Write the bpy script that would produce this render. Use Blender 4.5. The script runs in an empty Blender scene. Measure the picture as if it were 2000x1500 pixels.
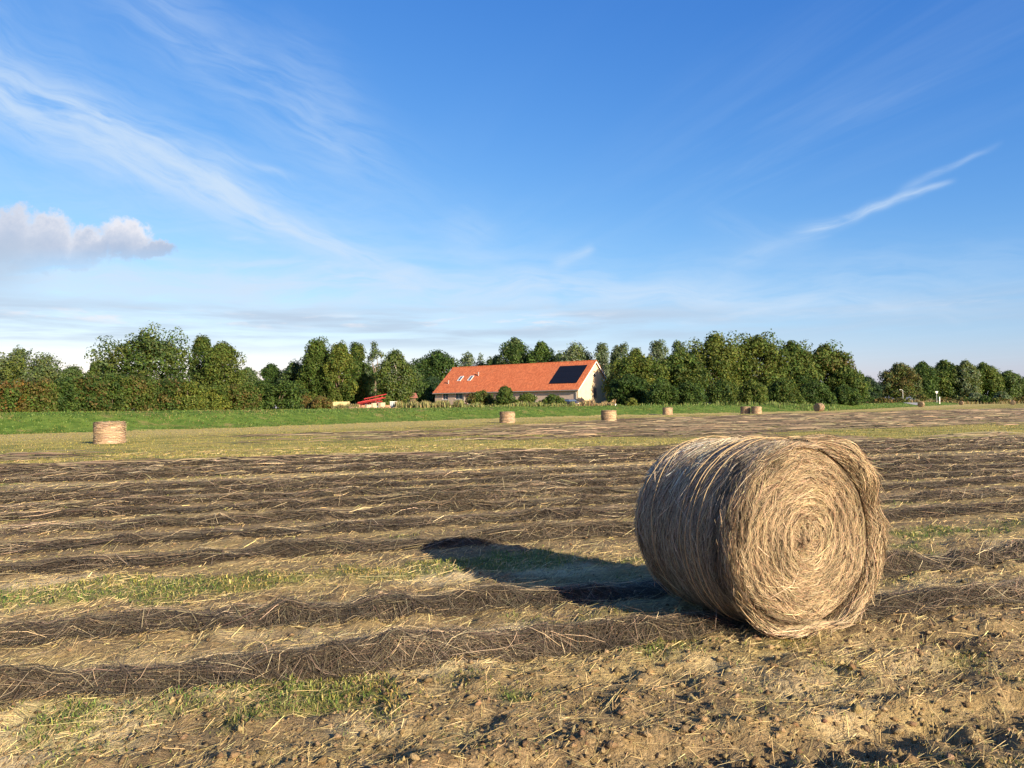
import bpy, math
import numpy as np
from mathutils import Vector, Matrix

# ------------------------------------------------------------------ camera, sky, sun, exposure
SC = bpy.context.scene
COL = SC.collection
F = 1540.0                       # focal length in photo pixels (photo 2000 wide)
EYE = 1.55
ROLL = math.atan(0.0118)
PITCH = math.atan(41.7 / F)
_R0, _F0, _U0 = Vector((1, 0, 0)), Vector((0, math.cos(PITCH), math.sin(PITCH))), Vector((0, -math.sin(PITCH), math.cos(PITCH)))
_cx = _R0 * math.cos(ROLL) - _U0 * math.sin(ROLL)
_cy = _R0 * math.sin(ROLL) + _U0 * math.cos(ROLL)
cam = bpy.data.cameras.new('camera'); camo = bpy.data.objects.new('camera', cam); COL.objects.link(camo)
cam.sensor_width = 36; cam.lens = 36 * F / 2000; cam.clip_start = 0.05; cam.clip_end = 12000
m = Matrix((_cx, _cy, -_F0)).transposed().to_4x4(); m.translation = (0, 0, EYE)
camo.matrix_world = m
SC.camera = camo
SC.view_settings.view_transform = 'Standard'; SC.view_settings.look = 'None'
SC.view_settings.gamma = 1; SC.view_settings.use_curve_mapping = False
SC.view_settings.exposure = 1.12
SUN_EL = math.radians(19.0)
SUN_AZ = math.radians(140.0)     # clockwise from +Y
SUN_DIR = Vector((math.sin(SUN_AZ) * math.cos(SUN_EL), math.cos(SUN_AZ) * math.cos(SUN_EL), math.sin(SUN_EL)))
sl = bpy.data.lights.new('sun', 'SUN'); sl.energy = 5.0; sl.angle = math.radians(0.53); sl.color = (1.0, 0.885, 0.68)
so = bpy.data.objects.new('sun', sl); COL.objects.link(so)
so.rotation_euler = SUN_DIR.to_track_quat('Z', 'Y').to_euler()

def ray(px, py):
    v = _cx * ((px - 1000) / F) - _cy * ((py - 750) / F) + _F0
    return v
def yh(px): return 803.5 - 0.0118 * px
def atx(px, d): return (px - 1000) / F * d
def zat(px, py, d): return EYE + (yh(px) - py) * d / F

class NT:
    """small helper for building node expressions"""
    def __init__(s, tree): s.t = tree; s.n = tree.nodes; s.l = tree.links
    def new(s, typ, **kw):
        n = s.n.new(typ)
        for k, v in kw.items(): setattr(n, k, v)
        return n
    def put(s, sock, v):
        if hasattr(v, 'is_output'): s.l.new(v, sock)
        else: sock.default_value = v
    def m(s, op, a, b=0.0, c=0.0, clamp=False):
        n = s.new('ShaderNodeMath', operation=op, use_clamp=clamp)
        s.put(n.inputs[0], a); s.put(n.inputs[1], b); s.put(n.inputs[2], c)
        return n.outputs[0]
    def vm(s, op, a, b=(0, 0, 0)):
        n = s.new('ShaderNodeVectorMath', operation=op)
        s.put(n.inputs[0], a); s.put(n.inputs[1], b)
        return n.outputs['Value'] if op in ('DOT_PRODUCT', 'LENGTH', 'DISTANCE') else n.outputs[0]
    def ss(s, v, a, b):
        n = s.new('ShaderNodeMapRange', interpolation_type='SMOOTHSTEP')
        s.put(n.inputs[0], v); s.put(n.inputs[1], a); s.put(n.inputs[2], b)
        return n.outputs[0]
    def mix(s, f, a, b, mode='MIX'):
        n = s.new('ShaderNodeMix', data_type='RGBA', blend_type=mode)
        s.put(n.inputs[0], f)
        s.put(n.inputs[6], a if hasattr(a, 'is_output') else (*a[:3], 1)); s.put(n.inputs[7], b if hasattr(b, 'is_output') else (*b[:3], 1))
        return n.outputs[2]
    def comb(s, x, y, z=0.0):
        n = s.new('ShaderNodeCombineXYZ'); s.put(n.inputs[0], x); s.put(n.inputs[1], y); s.put(n.inputs[2], z)
        return n.outputs[0]
    def sep(s, v):
        n = s.new('ShaderNodeSeparateXYZ'); s.put(n.inputs[0], v); return n.outputs
    def noise(s, v, scale, detail=3.0, rough=0.55, dist=0.0):
        n = s.new('ShaderNodeTexNoise'); s.put(n.inputs['Vector'], v)
        n.inputs['Scale'].default_value = scale; n.inputs['Detail'].default_value = detail
        n.inputs['Roughness'].default_value = rough; n.inputs['Distortion'].default_value = dist
        return n.outputs['Fac']

def build_world():
    w = bpy.data.worlds.new('World'); SC.world = w; w.use_nodes = True
    T = NT(w.node_tree); T.n.clear()
    out = T.new('ShaderNodeOutputWorld'); bg = T.new('ShaderNodeBackground'); bg.inputs[1].default_value = 0.066 
    T.l.new(bg.outputs[0], out.inputs[0])
    sky = T.new('ShaderNodeTexSky', sky_type='NISHITA'); sky.sun_disc = False
    sky.sun_elevation = SUN_EL; sky.sun_rotation = SUN_AZ
    sky.air_density = 1.0; sky.dust_density = 0.6; sky.ozone_density = 2.6; sky.altitude = 0
    w.cycles.sampling_method = 'MANUAL'; w.cycles.sample_map_resolution = 256
    tc = T.new('ShaderNodeTexCoord'); D = tc.outputs['Generated']
    x, y, z = T.sep(D)
    c = sky.outputs[0]
    # colour balance of the phone camera on the whole sky
    cr = T.new('ShaderNodeSeparateColor'); T.l.new(c, cr.inputs[0])
    ch = [T.m('MULTIPLY', T.m('POWER', T.m('MULTIPLY', cr.outputs[k], g0), gm), kk) for k, (g0, gm, kk) in enumerate(SKY_CURVE)]
    cb = T.new('ShaderNodeCombineColor')
    for k in range(3): T.l.new(ch[k], cb.inputs[k])
    c = cb.outputs[0]
    zc = T.m('MAXIMUM', z, 0.015)
    q = T.comb(T.m('DIVIDE', x, zc), T.m('DIVIDE', y, zc))
    # generic thin cirrus on a high flat layer, all round the sky
    ca, sa = 0.30, 0.954
    al = T.m('ADD', T.m('MULTIPLY', T.m('DIVIDE', x, zc), -ca), T.m('MULTIPLY', T.m('DIVIDE', y, zc), sa))
    ac = T.m('ADD', T.m('MULTIPLY', T.m('DIVIDE', x, zc), sa), T.m('MULTIPLY', T.m('DIVIDE', y, zc), ca))
    big = T.noise(T.comb(T.m('MULTIPLY', al, 0.35), ac), 0.55, 2, 0.5)
    fine = T.noise(T.comb(T.m('MULTIPLY', al, 0.22), T.m('MULTIPLY', ac, 1.6), 3.1), 1.6, 5, 0.62, 0.6)
    cir = T.m('MULTIPLY', T.ss(big, 0.42, 0.72), T.ss(fine, 0.38, 0.85))
    cir = T.m('MULTIPLY', cir, 0.30)
    # particular wisps, placed by direction (east/north plane coordinates of the sky)
    yc = T.m('MAXIMUM', y, 0.05); fr = T.ss(y, 0.05, 0.25)
    gx, gz = T.m('DIVIDE', x, yc), T.m('DIVIDE', z, yc)
    g = T.comb(gx, gz)
    warp = T.noise(g, 7, 2, 0.5); warp2 = T.noise(T.vm('ADD', g, (4.1, 2.2, 0)), 7, 2, 0.5)
    gw = T.vm('ADD', g, T.comb(T.m('MULTIPLY', T.m('SUBTRACT', warp, 0.5), 0.05), T.m('MULTIPLY', T.m('SUBTRACT', warp2, 0.5), 0.05)))
    def gp(px, py):
        v = ray(px, py); return v.x / v.y, v.z / v.y
    def dirnoise(ang, sd):
        c_, s_ = math.cos(ang), math.sin(ang)
        return T.noise(T.comb(T.vm('DOT_PRODUCT', gw, (c_ * 6, s_ * 6, 0)), T.vm('DOT_PRODUCT', gw, (-s_ * 34, c_ * 34, 0)), sd), 1.6, 4, 0.6, 0.4)
    NZ = [(math.atan2(-270, 560), dirnoise(math.atan2(-270, 560), 1.0)), (math.atan2(100, 286), dirnoise(math.atan2(100, 286), 2.0)), (0.0, dirnoise(0.0, 3.0))]
    def streak(a, b, wa, wb, st, fa=0.15, fb=0.15, nf=1.0, lo=0.25):
        ax, az = gp(*a); bx, bz = gp(*b); dx, dz = bx - ax, bz - az; L = math.hypot(dx, dz)
        e = T.vm('SUBTRACT', gw, (ax, az, 0))
        t = T.m('DIVIDE', T.vm('DOT_PRODUCT', e, (dx / L, dz / L, 0)), L)
        p = T.vm('DOT_PRODUCT', e, (-dz / L, dx / L, 0))
        wid = T.m('ADD', T.m('MULTIPLY', T.m('MINIMUM', T.m('MAXIMUM', t, 0), 1), (wb - wa) / F), wa / F)
        r = T.m('DIVIDE', p, wid)
        gs = T.m('POWER', 2.718, T.m('MULTIPLY', T.m('MULTIPLY', r, r), -1))
        end = T.m('MULTIPLY', T.ss(t, -fa, fa), T.m('SUBTRACT', 1.0, T.ss(t, 1 - fb, 1 + fb)))
        nn = min(NZ, key=lambda q: abs(q[0] - math.atan2(dz, dx)))[1]
        return T.m('MULTIPLY', T.m('MULTIPLY', gs, end), T.m('MULTIPLY', T.ss(nn, lo, 0.75), st))
    S = [((-150, 90), (640, 470), 130, 60, .34, .1, .3), ((-100, 400), (900, 480), 110, 90, .14, .2, .4), ((300, 560), (1700, 575), 56, 70, .34, .2, .4), ((-80, 125), (500, 405), 62, 34, .42, .15, .15), ((420, 368), (748, 532), 27, 19, .62, .2, .12),
         ((60, 150), (540, 425), 15, 12, .36, .2, .2), ((120, 285), (460, 405), 30, 12, .25, .3, .2),
         ((200, -60), (760, 360), 70, 80, .22, .2, .3), ((560, 60), (700, 300), 70, 60, .10, .3, .3),
         ((1562, 452), (1848, 352), 15, 6, .52, .12, .1), ((1440, 515), (1600, 462), 16, 9, .26, .3, .2),
         ((1770, 365), (1925, 276), 9, 5, .24, .2, .2), ((1085, 520), (1150, 483), 12, 8, .42, .2, .15),
         ((430, 310), (560, 338), 10, 8, .25, .3, .3), ((870, 430), (960, 505), 60, 50, .16, .4, .4),
         ((460, 462), (525, 473), 6, 5, .25, .3, .3), ((-60, 545), (1080, 556), 36, 16, .62, .1, .3),
         ((-60, 600), (1300, 600), 60, 34, .42, .1, .35), ((200, 508), (760, 528), 8, 7, .35, .3, .3),
         ((1150, 575), (1820, 605), 22, 16, .34, .3, .2), ((1400, 430), (1560, 480), 26, 30, .10, .4, .4), ((1640, 560), (2100, 520), 60, 70, .12, .3, .3)]
    tot = cir
    for s in S:
        s = s[:4] + (min(s[4] * 1.45, 0.85),) + s[5:]
        v = streak(*s, lo=0.16)
        tot = T.m('SUBTRACT', 1.0, T.m('MULTIPLY', T.m('SUBTRACT', 1.0, tot), T.m('SUBTRACT', 1.0, T.m('MULTIPLY', v, fr))))
    c = T.mix(tot, c, CIRRUS)
    # low grey bank of stratocumulus along the horizon
    el = z
    def elp(py): return (791.7 - py) / F
    az = T.m('ARCTAN2', x, y)
    nb = T.noise(T.comb(T.m('MULTIPLY', az, 1.4), T.m('MULTIPLY', el, 16.0)), 3.2, 5, 0.55, 0.3)
    band = T.m('MULTIPLY', T.ss(el, elp(700), elp(655)), T.m('SUBTRACT', 1.0, T.ss(el, elp(625), elp(585))))
    band = T.m('MULTIPLY', band, T.m('SUBTRACT', 1.0, T.m('MULTIPLY', T.ss(az, 0.1, 0.35), 0.62)))
    low = T.m('MULTIPLY', band, T.ss(nb, 0.36, 0.62))
    c = T.mix(T.m('MULTIPLY', low, 0.75), c, STRATUS)
    nt = T.noise(T.comb(T.m('MULTIPLY', az, 5.0), T.m('MULTIPLY', el, 30.0), 5.0), 2.4, 4, 0.6, 0.3)
    tops = T.m('MULTIPLY', T.m('MULTIPLY', T.ss(el, elp(650), elp(632)), T.m('SUBTRACT', 1.0, T.ss(el, elp(628), elp(606)))), T.ss(nt, 0.50, 0.68))
    tops = T.m('MULTIPLY', tops, T.m('SUBTRACT', 1.0, T.m('MULTIPLY', T.ss(az, 0.05, 0.22), 0.8)))
    c = T.mix(T.m('MULTIPLY', tops, 0.6), c, CUMTOP)
    # one cumulus in the west
    w3 = T.noise(g, 16, 6, 0.68); w4 = T.noise(T.vm('ADD', g, (9.3, 1.7, 0)), 16, 6, 0.68)
    w5 = T.noise(g, 9, 3, 0.5)
    gd = T.vm('ADD', g, T.comb(T.m('MULTIPLY', T.m('SUBTRACT', w3, 0.5), 0.075), T.m('MULTIPLY', T.m('SUBTRACT', w4, 0.5), 0.085)))
    dens = None; topv = None
    for (px, py, rx, ry) in [(-60, 468, 80, 58), (20, 458, 66, 50), (95, 470, 60, 50), (170, 478, 56, 40), (245, 468, 56, 46), (300, 486, 48, 22), (130, 512, 44, 22), (70, 508, 60, 28)]:
        ax, az_ = gp(px, py)
        e = T.vm('SUBTRACT', gd, (ax, az_, 0)); e = T.vm('MULTIPLY', e, (F / rx, F / ry, 0))
        d2 = T.m('SUBTRACT', 1.0, T.vm('DOT_PRODUCT', e, e))
        dens = d2 if dens is None else T.m('MAXIMUM', dens, d2)
    mk = T.m('MULTIPLY', T.ss(dens, -0.25, 0.6), fr)
    # lit crest where the cloud thins upward, grey belly below
    hgt = T.m('ADD', T.m('DIVIDE', T.m('SUBTRACT', T.sep(gd)[1], gp(150, 500)[1]), 62 / F), T.m('MULTIPLY', T.m('SUBTRACT', w5, 0.5), 1.6))
    lit = T.m('MULTIPLY', T.ss(hgt, -0.1, 1.1), T.m('SUBTRACT', 1.0, T.m('MULTIPLY', T.ss(dens, 0.35, 1.0), 0.45)))
    lit = T.m('MULTIPLY', lit, T.m('ADD', 0.45, T.m('MULTIPLY', T.ss(gx, gp(-50, 0)[0], gp(240, 0)[0]), 0.55)))
    cc = T.mix(lit, CUMBASE, CUMTOP)
    mk = T.m('MULTIPLY', mk, T.m('SUBTRACT', 1.0, T.m('MULTIPLY', T.m('SUBTRACT', 1.0, T.ss(gz, gp(0, 535)[1], gp(0, 478)[1])), 0.75)))
    c = T.mix(T.m('MULTIPLY', mk, 0.92), c, cc)
    haze = T.m('MULTIPLY', T.m('MULTIPLY', T.ss(T.m('MULTIPLY', gx, -1.0), -gp(130, 0)[0], -gp(-20, 0)[0]), T.ss(gz, gp(0, 620)[1], gp(0, 520)[1])), T.m('SUBTRACT', 1.0, T.ss(gz, gp(0, 500)[1], gp(0, 440)[1])))
    c = T.mix(T.m('MULTIPLY', T.m('MULTIPLY', haze, fr), 0.75), c, STRATUS)
    T.l.new(c, bg.inputs[0])
SKY_CURVE = ((0.80, 1.6, 0.663), (0.98, 1.08, 0.93), (1.22, 0.6, 2.167))
CIRRUS = (4.5, 5.5, 6.7)
STRATUS = (3.5, 4.25, 5.3)
CUMTOP = (6.4, 6.2, 6.4)
CUMBASE = (3.1, 3.7, 4.9)
build_world()

# ------------------------------------------------------------------ helpers
rng = np.random.default_rng(11)
def _hash(ix, iy, seed):
    h = (ix.astype(np.int64) * 374761393 + iy.astype(np.int64) * 668265263 + seed * 1442695041) & 0xFFFFFFFF
    h = ((h ^ (h >> 13)) * 1274126177) & 0xFFFFFFFF
    return ((h ^ (h >> 16)) & 0xFFFFFF) / float(0xFFFFFF)
def vn(x, y, seed=0):
    """value noise 0..1"""
    x = np.asarray(x, float); y = np.asarray(y, float) + np.zeros_like(x)
    ix, iy = np.floor(x), np.floor(y); fx, fy = x - ix, y - iy
    fx = fx * fx * (3 - 2 * fx); fy = fy * fy * (3 - 2 * fy)
    a, b = _hash(ix, iy, seed), _hash(ix + 1, iy, seed); c, d = _hash(ix, iy + 1, seed), _hash(ix + 1, iy + 1, seed)
    return (a * (1 - fx) + b * fx) * (1 - fy) + (c * (1 - fx) + d * fx) * fy
def fbm(x, y, seed=0, o=3):
    r = 0; a = 1; s = 0
    for k in range(o): r = r + a * vn(x * 2 ** k, y * 2 ** k, seed + k * 17); s += a; a *= 0.5
    return r / s
def sst(a, b, v):
    t = np.clip((v - a) / (b - a), 0, 1); return t * t * (3 - 2 * t)

def mesh_np(name, V, Fq, mat=None, parent=None, cols=None, smooth=False, attrs=None, tri=False):
    """mesh from arrays; Fq is (n,4) or (n,3)"""
    V = np.ascontiguousarray(V, np.float32); Fq = np.ascontiguousarray(Fq, np.int32)
    me = bpy.data.meshes.new(name); k = Fq.shape[1]
    me.vertices.add(len(V)); me.vertices.foreach_set('co', V.ravel())
    me.loops.add(Fq.size); me.loops.foreach_set('vertex_index', Fq.ravel())
    me.polygons.add(len(Fq)); me.polygons.foreach_set('loop_start', np.arange(0, Fq.size, k, dtype=np.int32))
    if smooth: me.polygons.foreach_set('use_smooth', np.ones(len(Fq), bool))
    if cols is not None:
        a = me.color_attributes.new('Col', 'FLOAT_COLOR', 'POINT')
        c4 = np.ones((len(V), 4), np.float32); c4[:, :3] = cols; a.data.foreach_set('color', c4.ravel())
    for kk, vv in (attrs or {}).items():
        a = me.attributes.new(kk, 'FLOAT', 'POINT'); a.data.foreach_set('value', np.ascontiguousarray(vv, np.float32))
    me.update(calc_edges=True)
    return link(name, me, mat, parent)
def link(name, me, mat=None, parent=None):
    o = bpy.data.objects.new(name, me); COL.objects.link(o)
    if mat is not None and not me.materials: me.materials.append(mat)
    if parent is not None: o.parent = parent
    return o
def tag(o, label=None, cat=None, group=None, kind=None):
    if label: o['label'] = label
    if cat: o['category'] = cat
    if group: o['group'] = group
    if kind: o['kind'] = kind
    return o
def empty(name, loc, rz=0.0, label=None, cat=None, group=None):
    o = bpy.data.objects.new(name, None); COL.objects.link(o); o.location = loc; o.rotation_euler = (0, 0, rz)
    return tag(o, label, cat, group)

class MB:
    """mesh collector of boxes, tubes and free polygons"""
    def __init__(s): s.v = []; s.f = []
    def box(s, a, b, M=None):
        (x0, y0, z0), (x1, y1, z1) = a, b; n = len(s.v)
        P = [(x0, y0, z0), (x1, y0, z0), (x1, y1, z0), (x0, y1, z0), (x0, y0, z1), (x1, y0, z1), (x1, y1, z1), (x0, y1, z1)]
        if M is not None: P = [tuple(M @ Vector(p)) for p in P]
        s.v += P; s.f += [tuple(n + i for i in q) for q in ((0, 3, 2, 1), (4, 5, 6, 7), (0, 1, 5, 4), (1, 2, 6, 5), (2, 3, 7, 6), (3, 0, 4, 7))]
        return s
    def tube(s, pts, rad, sides=8, cap=True):
        pts = [Vector(p) for p in pts]
        if not hasattr(rad, '__len__'): rad = [rad] * len(pts)
        n0 = len(s.v); up = Vector((0.13, 0.31, 0.94))
        for i, p in enumerate(pts):
            t = (pts[min(i + 1, len(pts) - 1)] - pts[max(i - 1, 0)]).normalized()
            a = t.cross(up)
            if a.length < 0.15: a = t.cross(Vector((1, 0, 0)))
            a.normalize(); b = t.cross(a)
            for k in range(sides):
                w = 2 * math.pi * k / sides; s.v.append(tuple(p + (a * math.cos(w) + b * math.sin(w)) * rad[i]))
        for i in range(len(pts) - 1):
            for k in range(sides):
                k2 = (k + 1) % sides; A = n0 + i * sides
                s.f.append((A + k, A + k2, A + sides + k2, A + sides + k))
        if cap:
            s.f.append(tuple(n0 + k for k in range(sides))[::-1]); s.f.append(tuple(n0 + (len(pts) - 1) * sides + k for k in range(sides)))
        return s
    def poly(s, pts, depth=None):
        """polygon, extruded by vector depth"""
        n = len(s.v); k = len(pts); s.v += [tuple(p) for p in pts]; s.f.append(tuple(range(n, n + k)))
        if depth is not None:
            d = Vector(depth); s.v += [tuple(Vector(p) + d) for p in pts]; s.f.append(tuple(range(n + 2 * k - 1, n + k - 1, -1)))
            for i in range(k): j = (i + 1) % k; s.f.append((n + j, n + i, n + k + i, n + k + j))
        return s
    def build(s, name, mat, parent=None, smooth=False, fix=True):
        me = bpy.data.meshes.new(name); me.from_pydata(s.v, [], s.f)
        if fix:
            import bmesh
            bm = bmesh.new(); bm.from_mesh(me); bmesh.ops.recalc_face_normals(bm, faces=bm.faces[:]); bm.to_mesh(me); bm.free()
        if smooth: me.polygons.foreach_set('use_smooth', np.ones(len(me.polygons), bool))
        me.update()
        return link(name, me, mat, parent)

def material(name, base=(0.5, 0.5, 0.5), rough=0.8, spec=0.3, vcol=False, noise=None, bump=None, transl=0.0, metallic=0.0):
    """noise=(scale, amount) varies the value; bump=(scale, strength)"""
    mt = bpy.data.materials.new(name); mt.use_nodes = True; T = NT(mt.node_tree); T.n.clear()
    out = T.new('ShaderNodeOutputMaterial'); b = T.new('ShaderNodeBsdfPrincipled')
    b.inputs['Roughness'].default_value = rough; b.inputs['Specular IOR Level'].default_value = spec; b.inputs['Metallic'].default_value = metallic
    tc = T.new('ShaderNodeTexCoord').outputs['Object']
    if vcol:
        c = T.new('ShaderNodeVertexColor', layer_name='Col').outputs[0]
    else:
        c = T.mix(0.0, base, base)
    if noise:
        f = T.noise(tc, noise[0], 4, 0.6)
        f = T.m('ADD', T.m('MULTIPLY', T.m('SUBTRACT', f, 0.5), noise[1] * 2), 1.0)
        c = T.mix(1.0, c, T.comb(f, f, f), 'MULTIPLY')
    T.l.new(c, b.inputs['Base Color'])
    if bump:
        n = T.new('ShaderNodeBump'); n.inputs['Strength'].default_value = bump[1]; n.inputs['Distance'].default_value = 0.05
        T.l.new(T.noise(tc, bump[0], 4, 0.6), n.inputs['Height']); T.l.new(n.outputs[0], b.inputs['Normal'])
    sh = b.outputs[0]
    if transl:
        tr = T.new('ShaderNodeBsdfTranslucent'); T.l.new(c, tr.inputs[0])
        mx = T.new('ShaderNodeMixShader'); mx.inputs[0].default_value = transl
        T.l.new(sh, mx.inputs[1]); T.l.new(tr.outputs[0], mx.inputs[2]); sh = mx.outputs[0]
    T.l.new(sh, out.inputs[0])
    return mt

def ribbons(P, N, w, taper=0.5):
    """flat strands: P (n,k,3) centre lines, N (n,1|k,3) surface normals, w (n) widths -> verts, quads"""
    n, k, _ = P.shape
    t = np.gradient(P, axis=1); s = np.cross(t, np.broadcast_to(N, P.shape))
    s /= np.linalg.norm(s, axis=2, keepdims=True) + 1e-9
    prof = 1 - (1 - taper) * np.abs(np.linspace(-1, 1, k)) ** 2
    s = s * (w[:, None, None] * 0.5) * prof[None, :, None]
    V = np.stack([P - s, P + s], axis=2).reshape(-1, 3)
    base = (np.arange(n) * k * 2)[:, None] + (np.arange(k - 1) * 2)[None, :]
    Q = np.stack([base, base + 1, base + 3, base + 2], axis=2).reshape(-1, 4)
    return V, Q
def palette(n, cols, wts, jit=0.25, r=None):
    r = r or rng
    cols = np.array(cols, float); idx = r.choice(len(cols), n, p=np.array(wts) / sum(wts))
    c = cols[idx] * np.exp(r.normal(0, jit, (n, 1))) * (1 + r.normal(0, 0.05, (n, 3)))
    return np.clip(c, 0.005, 0.9)
def strands(name, P, N, w, cols, mat, parent=None, taper=0.5):
    V, Q = ribbons(P, N, w, taper); k = P.shape[1]
    o = mesh_np(name, V, Q, mat, parent, cols=np.repeat(cols, k * 2, axis=0))
    return tag(o, kind='stuff')

# ------------------------------------------------------------------ the lie of the land
BANK = np.array([(-210, -54), (-66, 31), (-34, 52), (-23, 62), (-14, 76), (-4, 92), (8, 103.5), (21, 112), (35, 121), (50, 132.5), (66, 149), (102, 200), (174, 300), (800, 1060)], float)
ROWDIR = math.radians(16.5)
TX, TY = math.cos(ROWDIR), math.sin(ROWDIR)
def uv_rows(x, y): return TX * x + TY * y, -TY * x + TX * y          # along the rows, across the rows
def from_rows(s, u): return TX * s - TY * u, TY * s + TX * u
def bank_d(x, y):
    """signed distance to the foot of the grass bank, positive on the field side"""
    best = np.full(np.shape(x), 1e9); sg = np.ones(np.shape(x))
    for (ax, ay), (bx, by) in zip(BANK[:-1], BANK[1:]):
        dx, dy = bx - ax, by - ay; L2 = dx * dx + dy * dy
        t = np.clip(((x - ax) * dx + (y - ay) * dy) / L2, 0, 1)
        d = np.hypot(x - ax - t * dx, y - ay - t * dy); cr = dx * (y - ay) - dy * (x - ax)
        k = d < best; best = np.where(k, d, best); sg = np.where(k, np.where(cr > 0, -1.0, 1.0), sg)
    return best * sg
def crest_h(x): return np.interp(x, [-60, -33, 0, 35, 62, 140, 221], [1.42, 1.39, 1.30, 1.15, 1.07, 0.9, 0.7])
def h_field(x, y, fine=True):
    s, u = uv_rows(x, y)
    h = (fbm(x * 0.35, y * 0.35, 3, 2) - 0.5) * 0.05
    if fine:
        r = np.hypot(x, y); k = 1 - sst(12, 26, r)
        cl = fbm(x * 5.5, y * 5.5, 5, 3)
        h = h + k * (np.maximum(cl - 0.46, 0) * 0.13 + (fbm(x * 17, y * 17, 6, 2) - 0.5) * 0.028 + (fbm(s * 3, u * 11, 8, 2) - 0.5) * 0.03 * (1 - sst(6, 9, u)))
        lug = 0.5 + 0.5 * np.sin(2 * np.pi * (s + 0.35 * np.abs(u - 3.02)) / 0.23 + 3 * vn(s * 1.2, u, 4))
        rut = np.exp(-((u - 3.02 - 0.05 * vn(s * 0.7, 0 * s, 9)) / 0.17) ** 2) * sst(-0.6, 0.8, s) * (0.25 + 0.75 * lug)
        h = h - 0.085 * rut + 0.03 * np.exp(-((u - 3.32) / 0.09) ** 2) * sst(-0.6, 0.8, s)
        rut2 = np.exp(-((u - 4.12 - 0.06 * vn(s * 0.5, 0 * s, 12)) / 0.055) ** 2) * sst(0.35, 0.6, vn(s * 1.7, 0 * s + 3, 21))
        h = h - 0.035 * rut2
    return h
def H(x, y, fine=True):
    x = np.asarray(x, float); y = np.asarray(y, float)
    b = bank_d(x, y); c = crest_h(x) + (fbm(x * 0.12, y * 0.12, 31, 2) - 0.5) * 0.10
    up = sst(0.0, 6.5, -b) * c - sst(7.5, 13, -b) * 0.12
    return h_field(x, y, fine) * sst(-4, 0, b) + up
def Hs(x, y, fine=False): return float(H(np.array([x]), np.array([y]), fine)[0])

# how green / pale / dark the ground is (weeds, flattened pale straw, straw rows)
ROWS = [4.93, 6.02, 8.75, 10.1, 11.45, 12.8, 14.15, 15.5, 16.85, 19.55, 20.9, 22.25, 23.6]
def m_green(x, y):
    s, u = uv_rows(x, y); n = fbm(x * 0.9, y * 0.9, 40, 3); f = fbm(x * 3.1, y * 3.1, 41, 2)
    gap = np.exp(-((u - 7.55) / 0.62) ** 2) * 0.34 + np.exp(-((u - 4.45) / 0.3) ** 2) * 0.12 * (s < 0.6) + np.exp(-((u - 2.6) / 0.35) ** 2) * 0.2
    far = sst(23.5, 27, u) * 0.17
    return sst(0.60, 0.84, n * 0.62 + f * 0.38 + gap + far + 0.0)
def m_pale(x, y):
    s, u = uv_rows(x, y)
    p = 0
    for (cx, cy, r) in [(-2.3, 3.8, 0.75), (-1.55, 4.27, 0.22), (-0.35, 4.75, 0.3), (-3.9, 7.0, 0.8), (-0.8, 7.25, 0.6), (0.4, 7.4, 0.5)]:
        p = np.maximum(p, np.exp(-((x - cx) ** 2 + ((y - cy) * 1.5) ** 2) / r ** 2))
    lines = np.exp(-((u - 18.3) / 0.35) ** 2)
    n = fbm(x * 1.3, y * 1.3, 50, 3)
    return np.clip(sst(0.25, 0.7, p + (n - 0.5) * 0.7) + lines * 0.8 + 0.5 * sst(0.62, 0.76, n) * (u < 9), 0, 1)
def m_dark(x, y, b):
    s, u = uv_rows(x, y); n = fbm(s * 0.10, u * 0.30, 60, 3)
    z1 = sst(7.9, 8.6, u) * (1 - sst(23.5, 26, u))
    z2 = sst(34, 44, u + (n - 0.5) * 14) * sst(15, 25, b + (n - 0.5) * 8) * sst(-25, 30, x + (n - .5) * 40) * 0.6
    return np.clip(np.maximum(z1, z2) + sst(0.56, 0.7, n) * sst(25, 28, u) * sst(12, 18, b) * 0.35, 0, 1)

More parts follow.
